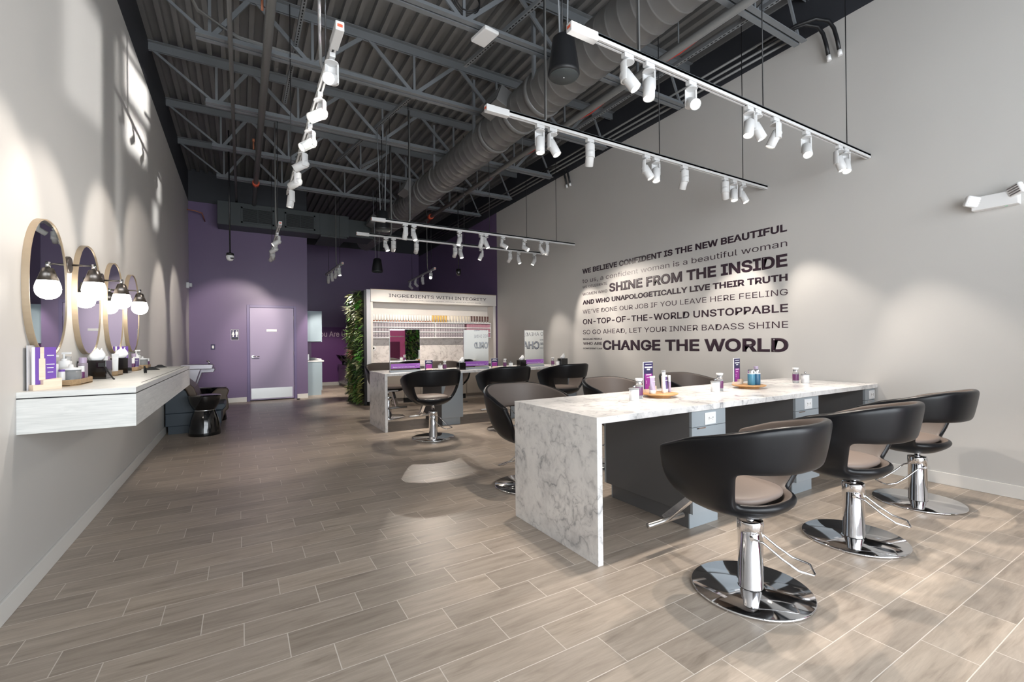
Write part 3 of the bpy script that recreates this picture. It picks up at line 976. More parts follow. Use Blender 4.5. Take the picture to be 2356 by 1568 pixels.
for k, (y, d) in enumerate(((10.55, (-.42, -.86, -.33)), (11.3, (.3, .4, -.85)), (12.0, (.75, .2, -.6)), (12.6, (.8, .2, -.6)))):
    spotlight((3.96 + (y - 10.2) * 0.077, y, ZTR), d, '%s white spotlight from the front on the track behind the shelf display' % ordinal(k + 1), 'spotlights on the back track', 'back', (0, 1))
# ------------------------------------------------------------------ marble tables with pedestal cabinets
TZ = 0.848
def table(x0, y0, y1, label):
    t = thing('marble_table', label, 'table', (x0, y0, 0), 0, 'marble work tables')
    D = y1 - y0
    L = XR - x0 - 0.003
    th = 0.038
    MB().box(0, L, 0, D, TZ - th, TZ).build('tabletop', M['marble'], t, bevel=0.0015)
    MB().box(0, th, 0, D, 0, TZ - th).build('side_panel', M['marble'], t, bevel=0.0015)
    return t
NT_X, NT_Y0, NT_Y1 = 1.738, 1.985, 2.895
FT_X, FT_Y0, FT_Y1 = 1.778, 6.59, 7.50
table(NT_X, NT_Y0, NT_Y1, 'long white marble table nearest the camera with a waterfall side panel')
table(FT_X, FT_Y0, FT_Y1, 'long white marble table farther back in front of the shelf display')

def pedestal(x0, x1, y0, y1, label, outlets=True):
    t = thing('pedestal_cabinet', label, 'cabinet', (x0, y0, 0), 0, 'cabinets under the marble tables')
    w, d = x1 - x0, y1 - y0
    zt = TZ - 0.0385
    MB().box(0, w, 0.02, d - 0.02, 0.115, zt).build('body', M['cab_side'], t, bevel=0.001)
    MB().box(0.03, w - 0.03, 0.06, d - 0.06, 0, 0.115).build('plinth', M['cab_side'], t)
    for ya in (0.05, d - 0.06):
        MB().box(0.03, w - 0.03, ya, ya + 0.01, 0, 0.115).build('toe_board', M['cab_front'], t)
    for s_, yb in ((0, 0.0), (1, d - 0.02)):
        z_split = 0.695
        MB().box(0.001, w - 0.001, yb, yb + 0.02, z_split + 0.003, zt - 0.001).build('drawer_front', M['cab_front'], t, bevel=0.001)
        f = MB().box(0.001, w - 0.001, yb, yb + 0.02, 0.116, z_split).build('door', M['cab_front'], t, bevel=0.001)
        yy = yb - 0.004 if s_ == 0 else yb + 0.024
        MB().box(0.05, 0.14, min(yy, yb), max(yy, yb + 0.001), z_split - 0.012, z_split - 0.004).build('edge_pull', M['chrome'], f)
        if s_ == 0:
            o = MB().box(w * 0.36, w * 0.36 + 0.118, yb - 0.006, yb, 0.706, 0.788).build('outlet', M['outlet'], t, bevel=0.002)
            cx = w * 0.36 + 0.059
            MB().box(cx - 0.034, cx + 0.034, yb - 0.009, yb - 0.006, 0.728, 0.766).build('receptacle', M['white'], o, bevel=0.001)
            sl = MB()
            for dx in (-0.02, 0.02):
                sl.box(cx + dx - 0.006, cx + dx - 0.003, yb - 0.0095, yb - 0.009, 0.745, 0.757)
                sl.box(cx + dx + 0.003, cx + dx + 0.006, yb - 0.0095, yb - 0.009, 0.745, 0.757)
                sl.box(cx + dx - 0.002, cx + dx + 0.002, yb - 0.0095, yb - 0.009, 0.735, 0.740)
            sl.box(cx - 0.004, cx + 0.004, yb - 0.0095, yb - 0.009, 0.744, 0.748)
            sl.build('slots', M['gap'], o)
    return t
for k, (a, b_) in enumerate(((2.59, 2.955), (3.875, 4.24), (5.10, 5.298))):
    pedestal(a, b_, 2.01, 2.87, 'grey pedestal cabinet under the near marble table, %s from the left' % ordinal(k + 1))
for k, (a, b_) in enumerate(((2.66, 3.02), (3.90, 4.265), (5.12, 5.298))):
    pedestal(a, b_, 6.615, 7.475, 'grey pedestal cabinet under the far marble table, %s from the left' % ordinal(k + 1))

# ------------------------------------------------------------------ salon chairs
def chair_shell():
    """bowl with flared back and arms, a slot open low in the back; origin under the column, facing +Y, seat underside at z = 0"""
    zs = [0.0, 0.018, 0.042, 0.075, 0.115, 0.16, 0.205, 0.24, 0.285, 0.33, 0.375, 0.405]
    A = [(0.0, .10, .06, .0), (0.018, .165, .10, .05), (0.042, .215, .14, .10), (0.075, .25, .17, .15), (0.115, .278, .20, .188), (0.16, .300, .225, .205),
         (0.205, .316, .245, .208), (0.24, .327, .258, .205), (0.285, .337, .272, .20), (0.33, .345, .285, .195), (0.375, .350, .295, .19), (0.405, .352, .30, .18)]
    yc = 0.075
    cols = []
    nb = 9
    for k in range(5):
        cols.append(('arm', -1, 1 - k / 5))
    for k in range(2 * nb + 1):
        cols.append(('back', 0, -90 + 180 * k / (2 * nb)))
    for k in range(1, 6):
        cols.append(('arm', 1, k / 5))
    bm = bmesh.new()
    grid = []
    zback, zside, zfront = 0.468, 0.385, 0.315
    for kind, side, q in cols:
        line = []
        if kind == 'back':
            zt = zback - (zback - zside) * max(0.0, (abs(q) - 25) / 65) ** 1.5
        else:
            zt = zside - (zside - zfront) * q
        for (z0, a, b_, la) in A:
            zj = 0.24
            z = z0 if z0 <= zj else zj + (z0 - zj) / (0.405 - zj) * (zt - zj)
            if kind == 'back':
                an = math.radians(q)
                p = 0.86
                sx = math.copysign(abs(math.sin(an)) ** p, an)
                x, y = a * sx, yc - (yc + b_ - 0.0) * (math.cos(an) ** p) * 1.0
            else:
                x, y = side * (a - 0.018 * q * q), yc + la * q
            line.append(bm.verts.new((x, y, z)))
        grid.append(line)
    nz = len(zs)
    c0 = 5
    for i in range(len(cols) - 1):
        for j in range(nz - 1):
            if c0 + 3 <= i < c0 + 2 * nb - 3 and 3 <= j < 7:
                continue
            f = bm.faces.new((grid[i][j], grid[i + 1][j], grid[i + 1][j + 1], grid[i][j + 1]))
            f.smooth = True
    return bm

CHAIR = None
def make_chair():
    t = thing('salon_chair', '', 'chair', (0, 0, 0))
    ZS = 0.435
    m = MB(); m.bm.free(); m.bm = chair_shell()
    sh = m.build('shell', [M['leather'], M['leather_in']], t, loc=(0, 0, ZS),
                 solid=dict(thickness=0.046, offset=1.0, material_offset=1, material_offset_rim=0, use_even_offset=False, use_rim=True), subsurf=2)
    sh['label'] = 'black leather bucket shell with open slot in the back'
    # cushion
    m = MB()
    R_ = None
    for (s_, z) in ((0.85, 0.035), (0.97, 0.045), (1.0, 0.062), (0.98, 0.080), (0.86, 0.088)):
        ring = []
        for k in range(36):
            an = 2 * PI * k / 36
            cx, cy = math.cos(an), math.sin(an)
            ring.append(m.bm.verts.new((0.236 * s_ * math.copysign(abs(cx) ** 0.7, cx), 0.125 + 0.245 * s_ * math.copysign(abs(cy) ** 0.7, cy), z)))
        if R_:
            m.bridge(R_, ring)
        else:
            m.bm.faces.new(ring[::-1])
        R_ = ring
    m.bm.faces.new(R_)
    m.build('seat', M['seat'], t, loc=(0, 0, ZS), smooth=True, subsurf=1)
    m = MB(); m.box(-0.09, 0.09, -0.05, 0.30, -0.012, 0.012); m.cyl((0, 0, -0.03), (0, 0, 0.0), 0.05, 24)
    m.build('seat_plate', M['brushed'], t, loc=(0, 0, ZS + 0.005), bevel=0.003)
    MB().cyl((0, 0, 0.34), (0, 0, ZS), 0.019, 20).build('piston', M['chrome'], t)
    m = MB()
    m.lathe([(0.059, 0.012), (0.059, 0.30), (0.0615, 0.302), (0.0615, 0.352), (0.059, 0.362), (0.050, 0.364), (0.022, 0.366)], n=40)
    m.build('column', M['chrome'], t)
    m = MB()
    m.lathe([(0, 0.0), (0.282, 0.0), (0.286, 0.004), (0.286, 0.010), (0.281, 0.0145), (0.07, 0.017), (0.061, 0.02)], n=72)
    m.build('base_plate', M['chrome'], t)
    # footrest
    fr = MB()
    fr.prism([(0.27, ZS - 0.01), (0.315, ZS - 0.004), (0.545, 0.215), (0.51, 0.185)], 'x', -0.022, 0.022)
    f = fr.build('footrest', M['chrome'], t, bevel=0.004)
    MB().tube([(-0.165, 0.53, 0.185), (-0.16, 0.53, 0.185), (0.16, 0.53, 0.185), (0.165, 0.53, 0.185)], [0.008, 0.016, 0.016, 0.008], 16).build('foot_bar', M['brushed'], f)
    # pump lever: bent wire loop hung on the column
    l = MB()
    side = []
    for s_ in (-1, 1):
        side.append([(s_ * 0.072, 0.0, 0.288), (s_ * 0.072, -0.05, 0.275), (s_ * 0.074, -0.13, 0.21), (s_ * 0.074, -0.20, 0.165), (s_ * 0.068, -0.262, 0.150)])
    l.tube(side[0] + [(-0.055, -0.272, 0.149), (0.055, -0.272, 0.149)] + side[1][::-1], 0.0055, 10)
    l.cyl((-0.079, 0, 0.288), (0.079, 0, 0.288), 0.010, 12)
    lv = l.build('pump_lever', M['chrome'], t)
    return t, lv
def chair(x, y, rz, label, group, lever=0.0, zoff=0.0):
    global CHAIR
    if CHAIR is None:
        CHAIR, _ = make_chair()
        c = CHAIR
        c.location = (x, y, 0)
        c.rotation_euler = (0, 0, rz)
    else:
        c = dup(CHAIR, (x, y, 0), rz)
    c['label'] = label
    c['group'] = group
    for ch in c.children:
        n_ = ch.name.split('.')[0]
        if n_ == 'pump_lever':
            ch.rotation_euler = (0, 0, lever)
        if n_ in ('shell', 'seat', 'seat_plate', 'footrest'):
            ch.location.z += zoff
        if n_ == 'piston' and zoff:
            ch.location.z += zoff * 0.98
    return c
g = 'salon chairs along the marble tables'
chair(2.245, 1.395, 0.03, 'black salon chair in front of the near marble table, closest to the camera', g, 0.62)
chair(3.385, 1.405, 0.0, 'black salon chair in front of the near marble table, middle of the three', g, 0.45)
chair(4.565, 1.455, -0.02, 'black salon chair in front of the near marble table, next to the right wall', g, -2.2)
chair(2.20, 3.47, PI, 'black salon chair behind the near marble table, sticking out past its left end', g, 0.4)
chair(3.36, 3.50, PI + 0.05, 'black salon chair behind the near marble table, middle one with only its rim showing', g, 0.2)
chair(4.52, 3.50, PI, 'black salon chair behind the near marble table, nearest the right wall', g, 0.3)
chair(2.24, 5.885, 0.0, 'black salon chair in front of the far marble table, leftmost of its row', g, 0.55, 0.045)
chair(3.38, 5.88, -0.03, 'black salon chair in front of the far marble table, middle of its row', g, 0.3, 0.045)
chair(4.52, 5.92, 0.0, 'black salon chair in front of the far marble table, next to the right wall', g, 0.3, 0.045)
chair(2.20, 7.95, PI, 'black salon chair behind the far marble table, seen under its left end', g, -0.5, 0.045)
chair(3.32, 7.98, PI, 'black salon chair behind the far marble table, half hidden by the first cabinet', g, 0.3, 0.045)

# ------------------------------------------------------------------ shelf display with colour tubes
UY = 9.65
UX0, UX1 = 2.322, 5.29
def zslant(x, z0, z1):
    return z0
t = thing('shelf_display', 'white shelf display headed with grey lettering behind the far marble table', 'shelving', (UX0, UY, 0))
W = UX1 - UX0
MB().box(-0.085, 0.0, 0.0, 1.25, 0.085, 2.42).build('side_panel', M['unit_grey'], t, bevel=0.002)
MB().box(-0.06, 0.0, 0.03, 1.22, 0.0, 0.085).build('plinth', M['void'], t)
MB().box(0.0, W, 0.30, 1.25, 0.76, 2.42).build('back_block', M['unit_white'], t)
hb = MB().box(-0.004, W, -0.03, 0.31, 2.165, 2.425).build('header_board', M['unit_white'], t, bevel=0.004)
MB().box(-0.006, W + 0.002, -0.033, 0.0, 2.418, 2.432).build('header_edge', M['bronze'], hb)
text('INGREDIENTS WITH INTEGRITY', 'lettering', M['ink'], hb, (0.37, -0.0315, 2.275), (1, 0, 0), (0, 0, 1), 2.33, 0.098, 0.004, 0.002)
text('*Free of: ammonia, PPD, resorcinol, parabens, phthalates, gluten, SLS, titanium dioxide', 'small_lettering', M['ink'], hb, (0.60, -0.0315, 2.212), (1, 0, 0), (0, 0, 1), 1.95, 0.026, 0.0, 0.002)
for nm, a, b_ in (('left_stile', 0.0, 0.042), ('right_stile', W - 0.07, W)):
    MB().box(a, b_, 0.0, 0.30, 0.79, 2.165).build('stile', M['unit_white'], t, bevel=0.003)
MB().box(0.042, W - 0.07, -0.002, 0.30, 0.79, 0.835).build('bottom_rail', M['unit_white'], t, bevel=0.003)
MB().box(0.042, W - 0.07, 0.28, 0.30, 0.835, 1.42).build('backsplash', M['marble_splash'], t)
for z in (1.748, 1.638, 1.538, 1.412):
    MB().box(0.042, W - 0.11, 0.05, 0.30, z - 0.011, z + 0.011).build('shelf', M['white'], t, bevel=0.002)
MB().box(1.432, 1.446, 0.05, 0.30, 1.423, 1.737).build('divider', M['white'], t)
MB().box(W - 0.118, W - 0.108, 0.05, 0.30, 1.412, 1.748).build('shelf_end', M['white'], t)
gr = MB()
gr.lathe([(0.022, 0), (0.05, 0), (0.055, 0.004), (0.055, 0.008), (0.022, 0.008)], n=28)
for v in gr.bm.verts:
    v.co = Vector((0.118 + v.co.x, 0.279 - v.co.z, 1.19 + v.co.y))
cg = gr.build('cable_grommet', M['white'], t)
hole = MB().lathe([(0, 0), (0.022, 0)], n=20)
for v in hole.bm.verts:
    v.co = Vector((0.118 + v.co.x, 0.2745, 1.19 + v.co.y))
hole.build('hole', M['void'], cg)

# tubes standing in one row
def make_tube(mt, capm, flip):
    r = thing('colour_tube', '', 'tube', (0, 0, 0))
    m = MB()
    prev = None
    H = 0.158
    for q in range(9):
        f = q / 8
        z = 0.028 + (H - 0.028) * f
        rx = 0.0165 + (0.0265 - 0.0165) * f
        ry = 0.0165 * (1 - f) + 0.003 * f
        R_ = m.ring(Vector((0, 0, z)), Vector((1, 0, 0)), Vector((0, 1, 0)), rx, 20, ry)
        if prev:
            m.bridge(prev, R_)
        else:
            m.bm.faces.new(R_[::-1])
        prev = R_
    m.bm.faces.new(prev)
    m.build('tube_body', mt, r)
    MB().lathe([(0, 0), (0.0165, 0), (0.0165, 0.028), (0, 0.03)], n=18).build('cap', capm, r)
    return r
runs = ((22, 2.385, 3.70, M['tube_white'], M['cap_copper'], 'white'), (6, 3.70, 4.075, M['tube_gold'], M['tube_gold'], 'gold'), (8, 4.075, 4.66, M['tube_cream'], M['tube_white'], 'cream'), (7, 4.66, 5.16, M['tube_brown'], M['tube_white'], 'dark brown'))
for n_, a, b_, mt, cp, cn in runs:
    pr_ = None
    st = (b_ - a) / n_
    for k in range(n_):
        loc = (a + st * (k + 0.5), UY + 0.11, 1.759)
        lab = '%s colour tube on the display shelf, %s of its colour from the left' % (cn, ordinal(k + 1))
        grp = '%s colour tubes on the top shelf' % cn
        if pr_ is None:
            pr_ = make_tube(mt, cp, False); pr_.location = loc; pr_['label'] = lab; pr_['group'] = grp
        else:
            dup(pr_, loc, 0, lab, grp)

# swatch boxes in three rows
def make_sw(mt, w, h):
    b = MB().box(-w / 2, w / 2, 0, 0.12, 0, h).build('colour_box', mt, bevel=0.001)
    return b
rows = ((1.649, 0.078, 'upper'), (1.549, 0.078, 'middle'), (1.423, 0.10, 'lower'))
for z, h_, rn in rows:
    for n_, a, b_, mk, cn in ((22, 2.37, 3.748, 'sw_grey', 'mauve-grey, left of the divider'), (12, 3.775, 4.50, 'sw_grey', 'mauve-grey, right of the divider'), (10, 4.55, 5.165, 'sw_pink', 'rose')):
        st = (b_ - a) / n_
        pr_ = None
        for k in range(n_):
            loc = (a + st * (k + 0.5), UY + 0.075, z)
            if pr_ is None:
                pr_ = make_sw(M[mk], st - 0.003, h_); o = pr_
            else:
                o = pr_.copy(); C.objects.link(o)
            o.location = loc
            base = cn.split(',')[0]
            where = cn.split(',')[1].strip() if ',' in cn else 'at the right end'
            tag(o, '%s colour box, %s from the left in the %s row, %s' % (base, ordinal(k + 1), rn, where), 'box', '%s colour boxes in the %s row, %s' % (base, rn, where))

# base cabinets below the display
for k, (a, b_) in enumerate(((2.32, 3.02), (3.03, 3.75), (3.76, 4.50), (4.51, 5.29))):
    t = thing('base_cabinet', 'taupe base cabinet under the shelf display, %s from the left' % ordinal(k + 1), 'cabinet', (a, UY, 0), 0, 'base cabinets under the shelf display')
    w = b_ - a
    MB().box(0, w, 0.03, 0.32, 0.11, 0.752).build('body', M['taupe_cab'], t)
    MB().box(0.005, w / 2 - 0.002, 0.01, 0.03, 0.115, 0.75).build('door', M['taupe_cab'], t, bevel=0.001)
    MB().box(w / 2 + 0.002, w - 0.005, 0.01, 0.03, 0.115, 0.75).build('door', M['taupe_cab'], t, bevel=0.001)
    MB().box(0, w, 0.07, 0.30, 0, 0.11).build('plinth', M['black'] if k in (1, 2) else M['taupe_cab'], t)
MB_ct = MB().box(2.325, 5.29, UY - 0.004, UY + 0.30, 0.754, 0.788)
tag(MB_ct.build('counter', M['brushed']), 'grey worktop strip under the shelf display', 'counter')

# ------------------------------------------------------------------ green wall on the display's left flank
rnd = random.Random(4)
def leafmat(nm, a, b_):
    m = mat(nm, a, 0.5)
    t_ = NT(m)
    oi = t_.noise(t_.pos(), 9.0, 3, 0.6)
    t_.l(t_.ramp(oi.outputs['Fac'], ((0.35, lin(a)), (0.65, lin(b_)))), t_.b.inputs['Base Color'])
    return m
GREENS = [leafmat('olive_leaf', (122, 130, 72), (158, 160, 98)), leafmat('green_leaf', (84, 122, 62), (124, 156, 82)), leafmat('dark_leaf', (56, 78, 46), (88, 108, 64)), leafmat('bright_leaf', (70, 148, 52), (110, 182, 72)), leafmat('pale_leaf', (152, 158, 112), (186, 188, 146)), leafmat('red_leaf', (150, 88, 84), (180, 128, 110))]
def leaf(bm, p, d, n, L, w, mi, bend=0.3):
    """one pointed, creased, bending blade"""
    d, n = d.normalized(), n.normalized()
    s_ = d.cross(n).normalized()
    n = s_.cross(d)
    st = []
    for q in range(5):
        f = q / 4
        c = p + d * (L * f) - n * (bend * L * f * f)
        ww = w * math.sin(PI * min(0.98, 0.12 + 0.86 * f)) if q < 4 else 0.001
        st.append((bm.verts.new(c - s_ * ww + n * ww * 0.25), bm.verts.new(c), bm.verts.new(c + s_ * ww + n * ww * 0.25)))
    for a, b_ in zip(st[:-1], st[1:]):
        for i in (0, 1):
            f = bm.faces.new((a[i], a[i + 1], b_[i + 1], b_[i]))
            f.material_index = mi
            f.smooth = True
t = thing('plant_wall', 'tall wall of dense artificial greenery on the left side of the shelf display', 'plant wall', (UX0 - 0.085, UY, 0))
MB().box(-0.05, 0.0, 0.02, 1.25, 0.02, 2.40).build('backing', M['black'], t)
m = MB()
for k in range(1700):
    y, z = rnd.uniform(0.0, 1.25), rnd.uniform(0.02, 2.40)
    out = Vector((-1, rnd.uniform(-0.9, 0.5), rnd.uniform(-0.7, 0.6)))
    zone = int((z * 1.7 + y * 1.1)) % 5
    mi = (0, 2, 1, 0, 2)[zone] if rnd.random() < 0.65 else rnd.choice((0, 1, 2, 3))
    L = rnd.uniform(0.08, 0.17)
    leaf(m.bm, Vector((-0.045 - rnd.uniform(0, 0.06), y, z)), out, Vector((rnd.uniform(-.3, .3), rnd.uniform(-.4, .2), 1)), L, L * rnd.uniform(0.10, 0.20), mi, rnd.uniform(0.1, 0.6))
o = m.build('foliage', GREENS, t)
o['kind'] = 'stuff'
def spray(y, z, mi, n_, L, w, label, name='spiky_plant', seed=0, aimd=(-1, -0.5, 0.1), spread=0.8):
    rr = random.Random(seed)
    m = MB()
    for k in range(n_):
        d = Vector(aimd).normalized() + Vector((rr.uniform(-spread, spread) * 0.6, rr.uniform(-spread, spread), rr.uniform(-spread, spread)))
        leaf(m.bm, Vector((rr.uniform(-.02, .02), rr.uniform(-.03, .03), rr.uniform(-.03, .03))), d, Vector((0.1, -0.2, 1)), L * rr.uniform(0.7, 1.1), w, mi, rr.uniform(0.15, 0.5))
    o = m.build(name, GREENS)
    o.location = (UX0 - 0.085 - 0.10, UY + y, z)
    tag(o, label, 'plant', 'plants standing out of the plant wall')
spray(0.75, 2.02, 4, 26, 0.24, 0.012, 'pale spiky rosette near the top of the plant wall', seed=1)
spray(0.14, 2.10, 3, 30, 0.14, 0.030, 'bright green leafy clump at the upper right of the plant wall', 'leafy_plant', 2)
spray(0.25, 1.85, 4, 16, 0.16, 0.040, 'pale broad-leaved plant below the bright clump of the plant wall', 'broad_leaf_plant', 3)
spray(0.85, 1.50, 1, 26, 0.24, 0.016, 'long arching green fronds at the left edge of the plant wall', 'arching_fern', 4)
spray(0.10, 1.02, 3, 26, 0.15, 0.028, 'bright green leafy clump at the right, half way down the plant wall', 'leafy_plant', 5)
spray(0.55, 1.10, 5, 22, 0.24, 0.013, 'reddish spiky rosette half way down the plant wall', seed=6)
spray(0.16, 0.88, 4, 14, 0.17, 0.042, 'pale broad-leaved plant below the reddish rosette of the plant wall', 'broad_leaf_plant', 7)
spray(0.75, 0.66, 0, 30, 0.25, 0.018, 'olive arching fern at the lower left of the plant wall', 'arching_fern', 8)
spray(0.65, 0.34, 0, 30, 0.24, 0.018, 'olive arching fern near the foot of the plant wall', 'arching_fern', 9)
spray(0.30, 0.22, 1, 26, 0.18, 0.022, 'green leafy clump at the foot of the plant wall', 'leafy_plant', 10)

# ------------------------------------------------------------------ passage: kitchenette and wash basins
t = thing('kitchenette_wall_cabinet', 'pale blue wall cabinet on the side of the purple block', 'cabinet', (XBLOCK, 12.3, 1.36))
MB().box(0.002, 0.345, 0, 2.0, 0, 0.76).build('body', M['blue_cab'], t, bevel=0.001)
for k in range(4):
    MB().box(0.347, 0.367, k * 0.5 + 0.002, k * 0.5 + 0.498, -0.012, 0.76).build('door', M['blue_cab'], t, bevel=0.001)
t = thing('kitchenette_base_cabinet', 'blue-grey base cabinet with white top beside the purple block', 'cabinet', (XBLOCK, 12.48, 0))
MB().box(0.002, 0.37, 0, 2.0, 0.0, 0.845).build('body', M['blue_cab'], t, bevel=0.001)
for k in range(4):
    MB().box(0.372, 0.392, k * 0.5 + 0.002, k * 0.5 + 0.498, 0.12, 0.842).build('door', M['blue_cab'], t, bevel=0.001)
MB().box(0.002, 0.435, -0.01, 2.0, 0.845, 0.88).build('countertop', M['white'], t, bevel=0.003)
o = MB(); o.box(-0.02, 0.02, -0.02, 0.02, 0, 0.16); o.box(-0.018, 0.018, -0.03, 0.05, 0.14, 0.16)
o = o.build('tap', M['brushed'], loc=(XBLOCK + 0.10, 12.75, 0.88), bevel=0.004)
tag(o, 'steel tap on the white kitchenette countertop', 'tap')
o = MB(); o.tube([(-0.04, 0.25, 0.035), (0.1, 0.1, 0.03), (0.26, -0.06, 0.018)], [0.04, 0.036, 0.016], 14)
tag(o.build('rolled_towel', M['tissue'], loc=(XBLOCK + 0.14, 12.75, 0.88)), 'rolled white towel on the kitchenette countertop', 'towel')
t = thing('wash_cabinet', 'warm grey wash-basin cabinet beside the plant wall at the back', 'cabinet', (2.62, 12.0, 0))
MB().box(0, 0.5, 0, 3.0, 0.09, 0.66).build('body', M['brushed'], t, bevel=0.002)
MB().box(0.05, 0.45, 0.05, 2.95, 0, 0.09).build('plinth', M['taupe_cab'], t)
for k in range(5):
    MB().box(-0.018, 0.0, k * 0.6 + 0.003, k * 0.6 + 0.597, 0.55, 0.655).build('drawer_front', M['brushed'], t, bevel=0.001)
    MB().box(-0.018, 0.0, k * 0.6 + 0.003, k * 0.6 + 0.597, 0.095, 0.545).build('door', M['brushed'], t, bevel=0.001)
bas = None
for k in range(4):
    loc = (2.72, 14.55 - k * 0.72, 0.66)
    lab = 'black shampoo basin with chrome spray tap, %s from the far end' % ordinal(k + 1)
    if bas is None:
        bas = thing('shampoo_basin', lab, 'basin', loc, 0, 'black shampoo basins')
        m = MB()
        prof_o = [(0.05, 0.0), (0.13, 0.03), (0.19, 0.10), (0.225, 0.17), (0.23, 0.18), (0.20, 0.18), (0.15, 0.08), (0.0, 0.05)]
        m.lathe(prof_o, n=28, sx=1.15, sy=1.0)
        for v in m.bm.verts:
            v.co.z += v.co.x * -0.28 + (0.04 if v.co.x > 0 else 0.0)
            v.co.z = max(v.co.z, 0.0) if v.co.z < 0.01 else v.co.z
            v.co.z += 0.06
        m.build('bowl', M['black_gloss'], bas)
        MB().cyl((0, 0, 0), (0, 0, 0.10), 0.09, 20).build('pedestal', M['black'], bas)
        tp = MB(); tp.tube([(0.10, 0.08, 0.06), (0.10, 0.08, 0.24), (0.06, 0.08, 0.28), (-0.02, 0.06, 0.25)], 0.014, 12)
        tp.build('spray_tap', M['chrome'], bas)
        hp = MB(); hp.tube([(0.08, -0.12, 0.06), (0.08, -0.12, 0.20), (0.02, -0.12, 0.27)], 0.012, 10); hp.build('mixer_lever', M['chrome'], bas)
    else:
        dup(bas, loc, 0, lab)
o = MB(); o.lathe([(0, 0), (0.02, 0.002), (0.03, 0.012), (0.018, 0.024), (0, 0.028)], n=12, sx=1.4)
tag(o.build('door_stop', M['black'], loc=(1.14, 11.72, 0)), 'small black door stop on the floor by the restroom door', 'door stop')
# ------------------------------------------------------------------ wall lettering on the right wall
t = thing('wall_lettering', 'large dark plum motto lettering on the right-hand grey wall', 'lettering', (XR, 4.62, 1.85))
YL, YR = 6.405, 2.818
def line(body, ya, yb, z0, h, bold, nm='text_line', base='cap'):
    wgt = {2: 0.030, 1: 0.016, 0: 0.0, -1: 0.0}[bold]
    m_ = M['vinyl'] if bold > 0 else M['vinyl_thin']
    text(body, nm, m_, t, (-0.001, ya - 4.62, z0 - 1.85), (0, -1, 0), (0, 0, 1), ya - yb, h, wgt, 0.0012, base)
line('WE BELIEVE CONFIDENT IS THE NEW BEAUTIFUL', YL, YR, 2.512, 0.112, 2)
line('to us, a confident woman is a beautiful woman', YL, YR, 2.340, 0.108, 0)
line('WE CELEBRATE', YL, 5.76, 2.245, 0.062, 0)
line('WOMEN WHO', YL, 5.76, 2.115, 0.068, 0)
line('SHINE FROM THE INSIDE', 5.715, YR, 2.120, 0.185, 2)
line('AND WHO UNAPOLOGETICALLY LIVE THEIR TRUTH', YL, YR, 1.955, 0.102, 2)
line("WE'VE DONE OUR JOB IF YOU LEAVE HERE FEELING", YL, YR, 1.790, 0.100, -1)
line('ON-TOP-OF-THE-WORLD UNSTOPPABLE', YL, YR, 1.600, 0.126, 1)
line('SO GO AHEAD, LET YOUR INNER BADASS SHINE', YL, YR, 1.420, 0.108, -1)
line('BECAUSE PEOPLE', YL, 5.905, 1.322, 0.034, 1)
line('WHO ARE', YL, 5.905, 1.232, 0.062, 1)
line('CONFIDENT CAN', YL, 5.905, 1.155, 0.034, 1)
line('CHANGE THE WORLD', 5.885, YR, 1.152, 0.206, 2)

# ------------------------------------------------------------------ things on the marble tables
def spin(m, *a, **k):
    return m.lathe(*a, **k)
def jar(loc, label, group):
    t = thing('lidded_jar', label, 'jar', loc, 0, group)
    spin(MB(), [(0, 0), (0.034, 0), (0.036, 0.003), (0.036, 0.082), (0.034, 0.084), (0, 0.084)], n=28).build('jar_body', M['tissue'], t)
    spin(MB(), [(0.038, 0.082), (0.040, 0.086), (0.038, 0.090), (0, 0.092)], n=28).build('lid', M['clear'], t)
    spin(MB(), [(0, 0.0), (0.008, 0.003), (0.011, 0.011), (0.008, 0.019), (0, 0.022)], (0, 0, 0.091), n=16).build('knob', M['chrome'], t)
    return t
def pump_bottle(loc, label, group):
    t = thing('dispenser_bottle', label, 'bottle', loc, 0, group)
    spin(MB(), [(0, 0), (0.026, 0), (0.028, 0.003), (0.028, 0.100), (0.024, 0.104), (0, 0.104)], n=26).build('glass_body', M['clear'], t)
    spin(MB(), [(0.0284, 0.026), (0.0287, 0.027), (0.0287, 0.088), (0.0284, 0.089)], n=26).build('label_band', M['plum_liquid'], t)
    spin(MB(), [(0.020, 0.104), (0.023, 0.106), (0.023, 0.132), (0.020, 0.134)], n=22).build('collar', M['chrome'], t)
    spin(MB(), [(0, 0.133), (0.022, 0.133), (0.027, 0.142), (0.028, 0.153), (0.0, 0.154)], n=22).build('cap', M['white'], t)
    return t
def sign_card(loc, label, w, h, kind, rz=0.0, stand='wood'):
    t = thing('sign_card', label, 'sign', loc, rz, 'small standing sign cards')
    MB().box(-w / 2, w / 2, -0.004, 0.004, 0.0, h).build('frame', M['white'], t, bevel=0.001)
    MB().box(-w / 2 + 0.003, w / 2 - 0.001, -0.006, -0.004, 0.004, h - 0.004).build('card', M['navy_card'], t)
    MB().prism([(-w * 0.36, 0.05 * h), (w * 0.36, 0.05 * h), (w * 0.40, 0.56 * h), (w * 0.36, 0.60 * h), (-w * 0.36, 0.60 * h), (-w * 0.40, 0.56 * h)], 'y', -0.0068, -0.006).build('panel', M['magenta_card'], t)
    return t
def print_lines(t, rows, m_, y=-0.0072):
    for (body, x, z, w, h) in rows:
        text(body, 'printed_line', m_, t, (x, y, z), (1, 0, 0), (0, 0, 1), w, h, 0.02, 0.0)
def bars(t, rows, m_, y=-0.0074, nm='printed_lines'):
    b = MB()
    for x, z, w, h in rows:
        b.box(x, x + w, y, y + 0.0006, z, z + h)
    return b.build(nm, m_, t)
gj = 'jars on the marble tables'
gb = 'bottles on the marble tables'
Z = TZ
jar((2.477, 2.418, Z), 'white lidded jar nearest the left end of the near marble table', gj)
